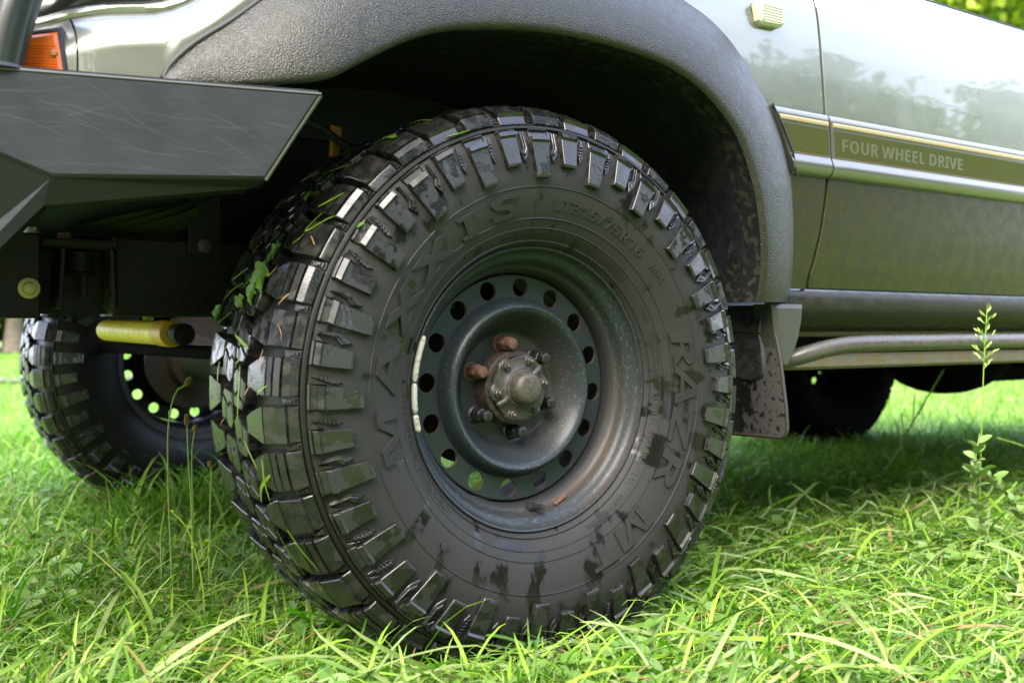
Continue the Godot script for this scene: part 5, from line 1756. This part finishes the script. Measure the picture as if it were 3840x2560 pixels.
	for k in [[9, Vector3(0.13, 0.07, 0.02)], [12, Vector3(-0.02, 0.09, 0.0)], [16, Vector3(0.01, 0.10, 0.0)], [6, Vector3(-0.05, 0.03, 0.01)], [8, Vector3(0.05, 0.02, 0.0)]]:
		g.tube(spline([path[k[0]], path[k[0]] + k[1] * 0.6 + Vector3(0, 0.006, 0), path[k[0]] + k[1]], 8), 0.0022, 5)
	put("stem", painted(g, Color(0.17, 0.27, 0.05)).mesh(70, true), M.stem, o)
	g = Geo.new()
	for i in 16:
		g.append(leaflet(0.012, 0.0045, 0.6), aim(path[6 + int(i * 1.4)], Vector3(rng.randfn(), 0.5, rng.randfn()), rng.randf() * TAU))
	put("buds", painted(g, Color(0.20, 0.24, 0.08)).mesh(60, true), M.stem, o)

	# a grass ear arching in from the right
	base = Vector3(1.33, 0, 0.09)
	o = root_of("arching_grass_ear", base)
	tag(o, "thin arching ear of grass pointing left from the right edge, above the leafy vetch", "wild grass")
	g = Geo.new()
	path = spline([Vector3.ZERO, Vector3(0.015, 0.16, 0.0), Vector3(-0.02, 0.235, 0.0), Vector3(-0.081, 0.259, 0.0), Vector3(-0.188, 0.284, 0.0)], 30)
	g.tube(path, 0.0009, 5)
	for i in 26:
		g.append(leaflet(0.008, 0.0018, 0.5), aim(path[15 + int(i * 0.55)], (path[29] - path[20]).normalized() + Vector3(0, 0.4 * (1 if i % 2 else -1), 0), 0.5))
	put("ear", painted(g, Color(0.24, 0.36, 0.07)).mesh(60, true), M.stem, o)

	# wider blades that stand out of the sward
	var stands := [
		[Vector3(-0.155, 0, 0.125), Vector3(0.9, 1.0, 0.25), 0.20, 0.0065, 0.5, "long upright blade crossing the bottom of the tyre sidewall"],
		[Vector3(-0.02, 0, 0.10), Vector3(0.4, 1.0, 0.0), 0.115, 0.0055, 0.9, "short bent blade in front of the tyre's lower lugs"],
		[Vector3(0.03, 0, 0.105), Vector3(0.7, 1.0, 0.0), 0.135, 0.0045, 0.2, "slim straight blade in front of the tyre's lower lugs"],
		[Vector3(0.03, 0, 0.12), Vector3(1.0, 0.75, 0.1), 0.13, 0.006, 0.6, "wide blade leaning right across the tyre's foot"],
		[Vector3(0.80, 0, -0.02), Vector3(0.25, 1.0, 0.0), 0.20, 0.010, 1.6, "broad yellow-green blade curving over to the right, behind the mown grass"],
		[Vector3(0.56, 0, -0.18), Vector3(-0.35, 1.0, 0.0), 0.19, 0.007, 0.6, "slender pale blade standing upright in front of the shaded grass"],
		[Vector3(0.30, 0, 0.52), Vector3(1.0, 0.55, 0.1), 0.19, 0.008, 1.3, "broad blade lying to the right with a yellowing tip"],
		[Vector3(0.10, 0, 0.62), Vector3(1.0, 0.5, 0.3), 0.22, 0.010, 0.5, "long broad blade rising to the right over the mown grass"],
		[Vector3(-0.06, 0, 0.92), Vector3(0.1, 1.0, 0.0), 0.17, 0.007, 0.4, "blurred upright blade nearest the camera at the right"],
		[Vector3(-0.42, 0, -0.40), Vector3(-0.5, 1.0, -0.2), 0.12, 0.008, 0.8, "wide blade among the clover left of the tyre"]]
	for s in stands:
		o = root_of("standing_grass", s[0])
		tag(o, s[5], "grass", "")
		var d: Vector3 = s[1].normalized()
		var y := d
		var z := Vector3(d.x, 0, d.z).cross(y).normalized() if Vector2(d.x, d.z).length() > 0.05 else Vector3.BACK
		var xx := y.cross(z).normalized()
		put("leaf_blade", painted(blade(s[2], s[3], s[4], 10), Color(0.17, 0.30, 0.03)).mesh(80, true), M.stem, o, Transform3D(Basis(xx, y, z), Vector3.ZERO))

# place on the outside of the front tyre: angle in degrees, z, lift
func on_tread(deg: float, z: float, lift := 0.002) -> Vector3:
	var r := curve_at([[-0.30, 0.40], [-0.25, 0.43], [-0.22, 0.440], [-0.118, 0.4405], [-0.02, 0.439], [0.0, 0.434], [0.018, 0.420], [0.033, 0.402], [0.045, 0.362]], z) + lift
	var a := deg_to_rad(deg)
	return Vector3(r * cos(a), 0.42 + r * sin(a), z)

func clipping(path: Array, width: float, mat: Material, label: String) -> void:   # a limp bit of grass draped over the tread
	var pts := []
	for p in path: pts.push_back(on_tread(p[0], p[1], 0.0025))
	var c: Vector3 = pts[0]
	var local := []
	for p in pts: local.push_back(p - c)
	var line := spline(local, 14)
	var g := Geo.new()
	var rows := []
	for i in 14:
		var d := (line[mini(i + 1, 13)] - line[maxi(i - 1, 0)]).normalized()
		var out := Vector3((c + line[i]).x, (c + line[i]).y - 0.42, 0).normalized()
		var s := d.cross(out).normalized()
		var w := width * 0.5 * (0.45 + 0.55 * sin(PI * clampf(i / 13.0, 0.06, 0.97)))
		rows.push_back(PackedVector3Array([line[i] - s * w + out * w * 0.3, line[i], line[i] + s * w + out * w * 0.3]))
	g.sheet(rows)
	var o := put("grass_clipping", g.mesh(80), mat, self, Transform3D(Basis(), c))
	tag(o, label, "grass clipping", "grass clippings stuck to the front tyre")

func stuck_leaf(deg: float, z: float, length: float, width: float, turn: float, label: String) -> void:
	var p := on_tread(deg, z, 0.004)
	var out := Vector3(p.x, p.y - 0.42, 0).normalized()
	var tang := Vector3.BACK.cross(out)
	var b := Basis(tang, out, tang.cross(out)) * Basis(Vector3.UP, turn)
	var g := leaflet(length, width * 0.8, 0.25, 8)
	if length > 0.024:      # torn into lobes
		for k in [[-0.75, 0.55, 0.25], [0.65, 0.6, 0.2], [-1.3, 0.35, 0.1], [0.35, 0.4, 0.6]]:
			g.append(leaflet(length * k[1], width * 0.55, 0.4, 6), Transform3D(Basis(Vector3.UP, k[0]) * Basis(Vector3.RIGHT, k[0] * 0.5), Vector3(length * k[2], 0.001, 0)))
	var o := put("stuck_leaf", g.mesh(80), M.clip_leaf, self, Transform3D(b, p))
	tag(o, label, "leaf", "grass clippings stuck to the front tyre")

func make_clippings() -> void:
	clipping([[145.0, 0.001], [148.6, -0.01], [148.9, -0.004], [145.5, 0.012], [143.7, 0.022]], 0.0042, M.clip, "long folded grass clipping bent into a loop on a ribbed shoulder block")
	clipping([[143.8, -0.016], [142.4, 0.0], [139.0, 0.010]], 0.0065, M.clip, "wide bright clipping hanging into the gap above the looped one")
	clipping([[133.6, -0.112], [133.2, -0.075], [132.7, -0.037]], 0.0045, M.clip, "straight clipping lying across the tread, below the bumper's pointed end")
	clipping([[123.1, -0.057], [123.4, -0.03], [123.2, -0.004]], 0.0048, M.clip, "clipping across a shoulder block, above the top left of the sidewall")
	clipping([[116.2, -0.050], [116.0, -0.02], [115.2, 0.0]], 0.003, M.clip, "thin clipping over a tread block near the top of the tyre")
	clipping([[115.7, 0.030], [113.0, 0.032], [110.4, 0.032]], 0.0075, M.clip, "short pale clipping on the shoulder, just below the top blocks")
	clipping([[-156.5, -0.011], [-152.0, 0.0], [-147.4, 0.006]], 0.0072, M.clip, "broad straight blade lying over the lower left shoulder blocks")
	clipping([[169.0, -0.120], [170.2, -0.09], [171.3, -0.063]], 0.0055, M.clip, "bright clipping across the tread, level with the wheel's upper holes")
	clipping([[174.5, -0.086], [177.6, -0.083], [-179.0, -0.088], [-176.1, -0.093]], 0.005, M.clip, "long clipping hanging down the tread, level with the hub")
	clipping([[-172.4, -0.077], [-170.0, -0.06], [-167.6, -0.046]], 0.0045, M.clip, "yellowing clipping down the tread, below the level of the hub")
	clipping([[-166.8, -0.010], [-165.0, -0.035], [-163.4, -0.052], [-161.0, -0.065]], 0.0062, M.clip, "forked clipping folded over a shoulder block, low on the left")
	clipping([[-169.5, -0.020], [-165.5, -0.028], [-161.8, -0.030]], 0.0055, M.clip, "upright clipping beside the forked one, low on the left")
	clipping([[140.3, -0.109], [139.8, -0.08], [139.5, -0.060]], 0.0025, M.clip, "fine clipping with a leaf beside it, under the bumper's tip")
	clipping([[162.1, -0.208], [160.0, -0.18], [158.9, -0.145]], 0.003, M.clip, "thin stem reaching out past the far edge of the tread")
	clipping([[174.0, -0.170], [176.0, -0.172], [178.1, -0.173]], 0.0055, M.clip, "short clipping on the far tread row, level with the hub")
	clipping([[-155.5, -0.050], [-151.0, -0.045], [-146.0, -0.038]], 0.0028, M.clip, "slim clipping in a groove beside the broad straight blade")
	clipping([[55.1, 0.016], [53.0, 0.014], [51.0, 0.006]], 0.0018, M.clip, "hair-thin grass blade sticking up at the upper right of the tyre")
	clipping([[-4.0, -0.004], [-7.0, -0.002], [-10.0, -0.004]], 0.003, M.clip, "thin blade along the right-hand edge of the tyre, beside the mud flap")
	clipping([[152.8, 0.02], [151.0, 0.012], [149.8, 0.004]], 0.0022, M.straw, "brown straw on the shoulder, under the looped clipping")
	clipping([[166.7, 0.004], [168.0, 0.010], [169.4, 0.012]], 0.0022, M.straw, "brown straw on the edge of a block, level with the upper holes")
	clipping([[109.5, -0.035], [108.6, -0.01], [107.0, 0.0]], 0.002, M.straw, "brown straw lying on a topmost tread block")
	var bands := [[128.0, 148.0, "above the torn leaves"], [150.0, 164.0, "level with the torn leaves"], [167.0, 190.0, "level with the hub"]]
	var tracks := [[-0.045, 0.010, "nearest the sidewall"], [-0.12, -0.06, "along the middle"], [-0.19, -0.135, "towards its far edge"]]
	for band in bands:
		for track in tracks:
			for kind in ["thin green grass scrap", "brown stalk scrap"]:
				var a := rng.randf_range(band[0], band[1])
				var z := rng.randf_range(track[0], track[1])
				var l := rng.randf_range(1.5, 4.0)
				clipping([[a, z], [a - l * 0.5, z + rng.randf_range(0.0, 0.014)], [a - l, z + rng.randf_range(0.004, 0.022)]], rng.randf_range(0.0013, 0.0028), M.straw if kind.begins_with("brown") else M.clip, kind + " on the tread " + band[2] + ", " + track[2])
	stuck_leaf(154.8, -0.092, 0.055, 0.017, 0.5, "large torn green leaf plastered on the upper left tread")
	stuck_leaf(151.5, -0.062, 0.034, 0.014, -0.6, "second torn green leaf overlapping the large one, nearer the sidewall")
	stuck_leaf(158.3, -0.097, 0.040, 0.012, 0.2, "pointed green leaf hanging below the large torn leaf")
	stuck_leaf(161.5, -0.140, 0.026, 0.010, 0.9, "small green leaf on the tread below the torn leaves")
	stuck_leaf(166.0, -0.226, 0.026, 0.013, 2.6, "round leaf sticking out past the far edge of the tread")
	stuck_leaf(123.6, -0.014, 0.020, 0.008, 1.2, "tiny round leaf at the end of a clipping, near the top left of the tyre")
	stuck_leaf(139.0, -0.085, 0.022, 0.009, 0.3, "small oval leaf beside a fine clipping, under the bumper's tip")
	stuck_leaf(144.5, 0.036, 0.014, 0.006, 2.0, "little yellow-green leaf at the foot of a sidewall lug")

# ---------------------------------------------------------------- trees
func tree(at: Vector3, h: float, r: float, c: Color, label: String, group: String, n := 2600, trunk_h := 0.3, leaf := 0.16) -> void:
	var o := root_of("leafy_tree", at)
	tag(o, label, "tree", group)
	var g := Geo.new()
	var lean := Vector3(rng.randfn(0, 0.02), 1, rng.randfn(0, 0.02))
	var path := PackedVector3Array()
	var rad := []
	for i in 9:
		var t := i / 8.0
		path.push_back(lean * h * 0.8 * t + Vector3(sin(t * 5.0) * 0.05, 0, cos(t * 4.0) * 0.05))
		rad.push_back(lerpf(0.16, 0.03, t) * h / 7.0 * (1.35 if i == 0 else 1.0))
	g.tube(path, rad, 10)
	for k in 9:
		var a := k * 2.4
		var s := path[2 + k / 2]
		g.tube(PackedVector3Array([s, s + Vector3(cos(a), 0.7, sin(a)) * r * 0.4, s + Vector3(cos(a), 0.8, sin(a)) * r * 0.75]), [0.05 * h / 7.0, 0.03 * h / 7.0, 0.01], 6)
	put("trunk", g.mesh(60), M.bark, o)
	var clump := Geo.new()
	for i in 7:
		clump.append(leaflet(leaf, leaf * 0.42, 0.2, 3), aim(Vector3(rng.randfn(), rng.randfn(), rng.randfn()) * leaf * 0.7, Vector3(rng.randfn(), rng.randfn() * 0.6 - 0.2, rng.randfn()), rng.randf() * TAU))
	var list := PackedFloat32Array()
	var blobs := []
	for k in 22:
		var a := rng.randf() * TAU
		var y := lerpf(trunk_h, 0.97, rng.randf())
		var wide := r * sqrt(maxf(0.05, 1.0 - pow((y - 0.55) / 0.52, 2))) * rng.randf_range(0.35, 0.85)
		blobs.push_back([Vector3(cos(a) * wide, y * h, sin(a) * wide), r * rng.randf_range(0.24, 0.46)])
	for i in n:
		var b: Array = blobs[rng.randi() % blobs.size()]
		var d: Vector3 = Vector3(rng.randfn(), rng.randfn(), rng.randfn()).normalized() * b[1] * pow(rng.randf(), 0.4)
		var bs := Basis(Vector3.UP, rng.randf() * TAU) * Basis(Vector3.RIGHT, rng.randf() * TAU)
		push(list, Transform3D(bs.scaled_local(Vector3.ONE * rng.randf_range(0.7, 1.3)), b[0] + d), c * rng.randf_range(0.65, 1.3))
	scatter("crown", clump.mesh(80), M.leaf, list, o)

func make_trees() -> void:
	var yl := Color(0.26, 0.33, 0.025)
	var gr := Color(0.085, 0.15, 0.02)
	tree(Vector3(2.93, 0, -23.9), 8.0, 3.0, yl, "tree with a pale straight trunk, far beyond the lawn at the left", "", 3600, 0.28)
	tree(Vector3(0.3, 0, -27.0), 6.5, 3.4, yl, "low yellow-green tree beyond the lawn, left of the pale trunk", "", 3600, 0.06)
	tree(Vector3(6.5, 0, -27.5), 7.0, 3.6, yl * 0.9, "yellow-green bushy tree beyond the lawn, right of the pale trunk", "", 3600, 0.06)
	var far := [[11.0, -27.0, 8.0, 3.6, "round tree far beyond the car, just behind the gearbox's bulge"], [16.0, -26.0, 9.0, 4.0, "tall tree far beyond the car, over the mown lawn under the sill"], [22.0, -24.0, 9.0, 4.2, "broad tree far beyond the lawn, behind the far rear wheel"], [17.5, -9.2, 9.5, 3.4, "yellow-green tree whose crown shows above the door top at the upper right"], [26.0, -13.5, 10.0, 4.0, "tall tree behind the one that shows above the door top"], [34.0, -15.0, 10.0, 4.6, "farthest tall tree behind the car's rear"], [31.0, -8.0, 8.5, 4.0, "tree beside the lawn behind the car's rear, right of the tall one"]]
	for p in far: tree(Vector3(p[0], 0, p[1]), p[2], p[3], (yl if rng.randf() < 0.6 else gr) * rng.randf_range(0.85, 1.2), p[4], "trees beyond the car", 3600, 0.08)
	var low := [[-1.5, "low yellow-green bush beyond the path, at the left edge of the picture"], [1.8, "low yellow-green bush behind the pale trunk, under the bumper at the left"], [5.0, "low bush beyond the path, just right of the pale trunk"], [8.5, "low bush far beyond the far front wheel"]]
	for p in low: tree(Vector3(p[0], 0, -30.0), 3.6, 2.6, yl * rng.randf_range(0.9, 1.2), p[1], "bushes beyond the path", 2200, 0.02)
	# the wood on the camera's side, which the paint mirrors
	var mirrored := [[-17.0, 9.0, 9.0, 3.8, 1, "leftmost tree mirrored in the front wing, beside the corner lamp"], [-12.0, 12.5, 10.5, 4.2, 1, "dark tree mirrored in the wing beside its corner seam"], [-6.0, 14.0, 9.0, 4.0, 0, "pale tree mirrored in the front wing, next to the flare's front tip"], [-0.5, 15.0, 11.0, 4.4, 1, "dark tree mirrored faintly in the wing above the flare"], [5.0, 13.5, 8.5, 4.0, 1, "low tree mirrored below the side repeater"], [10.0, 15.0, 8.0, 4.2, 0, "yellow-green tree mirrored in the door just behind its front gap"], [15.5, 14.5, 7.5, 4.0, 1, "dark tree mirrored in the middle of the door"], [20.5, 16.0, 8.5, 4.2, 0, "broad pale tree mirrored in the door above the lettering's end"], [27.0, 16.0, 9.0, 4.4, 0, "tree mirrored in the door at the right edge of the picture"]]
	for p in mirrored: tree(Vector3(p[0], 0, p[1]), p[2], p[3], (gr if p[4] else yl) * rng.randf_range(0.9, 1.15), p[5], "trees mirrored in the paint", 2600, 0.08, 0.2)

func _ready() -> void:
	rng.seed = 20240611
	# camera
	var cam := Camera3D.new()
	cam.name = "camera"
	cam.position = Vector3(-0.934, 0.512, 1.285)
	cam.rotation = Vector3(-0.01127, -0.6055, 0)
	cam.fov = 36.87
	cam.near = 0.05
	cam.far = 400.0
	var lens := CameraAttributesPhysical.new()
	lens.frustum_focal_length = 36.0
	lens.frustum_focus_distance = 1.66
	lens.exposure_aperture = 4.2
	cam.attributes = lens
	add_child(cam)
	cam.current = true
	# sky: bright cloud
	var sky := ProceduralSkyMaterial.new()
	sky.sky_top_color = Color(0.76, 0.83, 1.0)
	sky.sky_horizon_color = Color(0.94, 0.96, 1.0)
	sky.sky_curve = 0.25
	sky.ground_bottom_color = Color(0.20, 0.26, 0.10)
	sky.ground_horizon_color = Color(0.35, 0.42, 0.22)
	sky.sky_energy_multiplier = 1.0
	var env := Environment.new()
	env.background_mode = Environment.BG_SKY
	env.sky = Sky.new()
	env.sky.sky_material = sky
	env.background_energy_multiplier = 1.12
	env.tonemap_mode = Environment.TONE_MAPPER_LINEAR
	env.tonemap_exposure = 5.0
	env.sdfgi_enabled = true
	env.ssao_enabled = true
	env.ssil_enabled = true
	var we := WorldEnvironment.new()
	we.name = "environment"
	we.environment = env
	add_child(we)
	# sun behind thin cloud
	var sun := DirectionalLight3D.new()
	sun.name = "sun"
	sun.light_energy = 0.80
	sun.light_color = Color(1.0, 0.975, 0.94)
	sun.light_angular_distance = 45.0
	sun.shadow_enabled = true
	sun.look_at_from_position(Vector3(-0.78, 0.95, 0.58), Vector3.ZERO)
	add_child(sun)
	make_profile()
	make_materials()
	make_ground()
	make_trees()
	make_car()
	make_clippings()
	make_plants()
	make_grass()
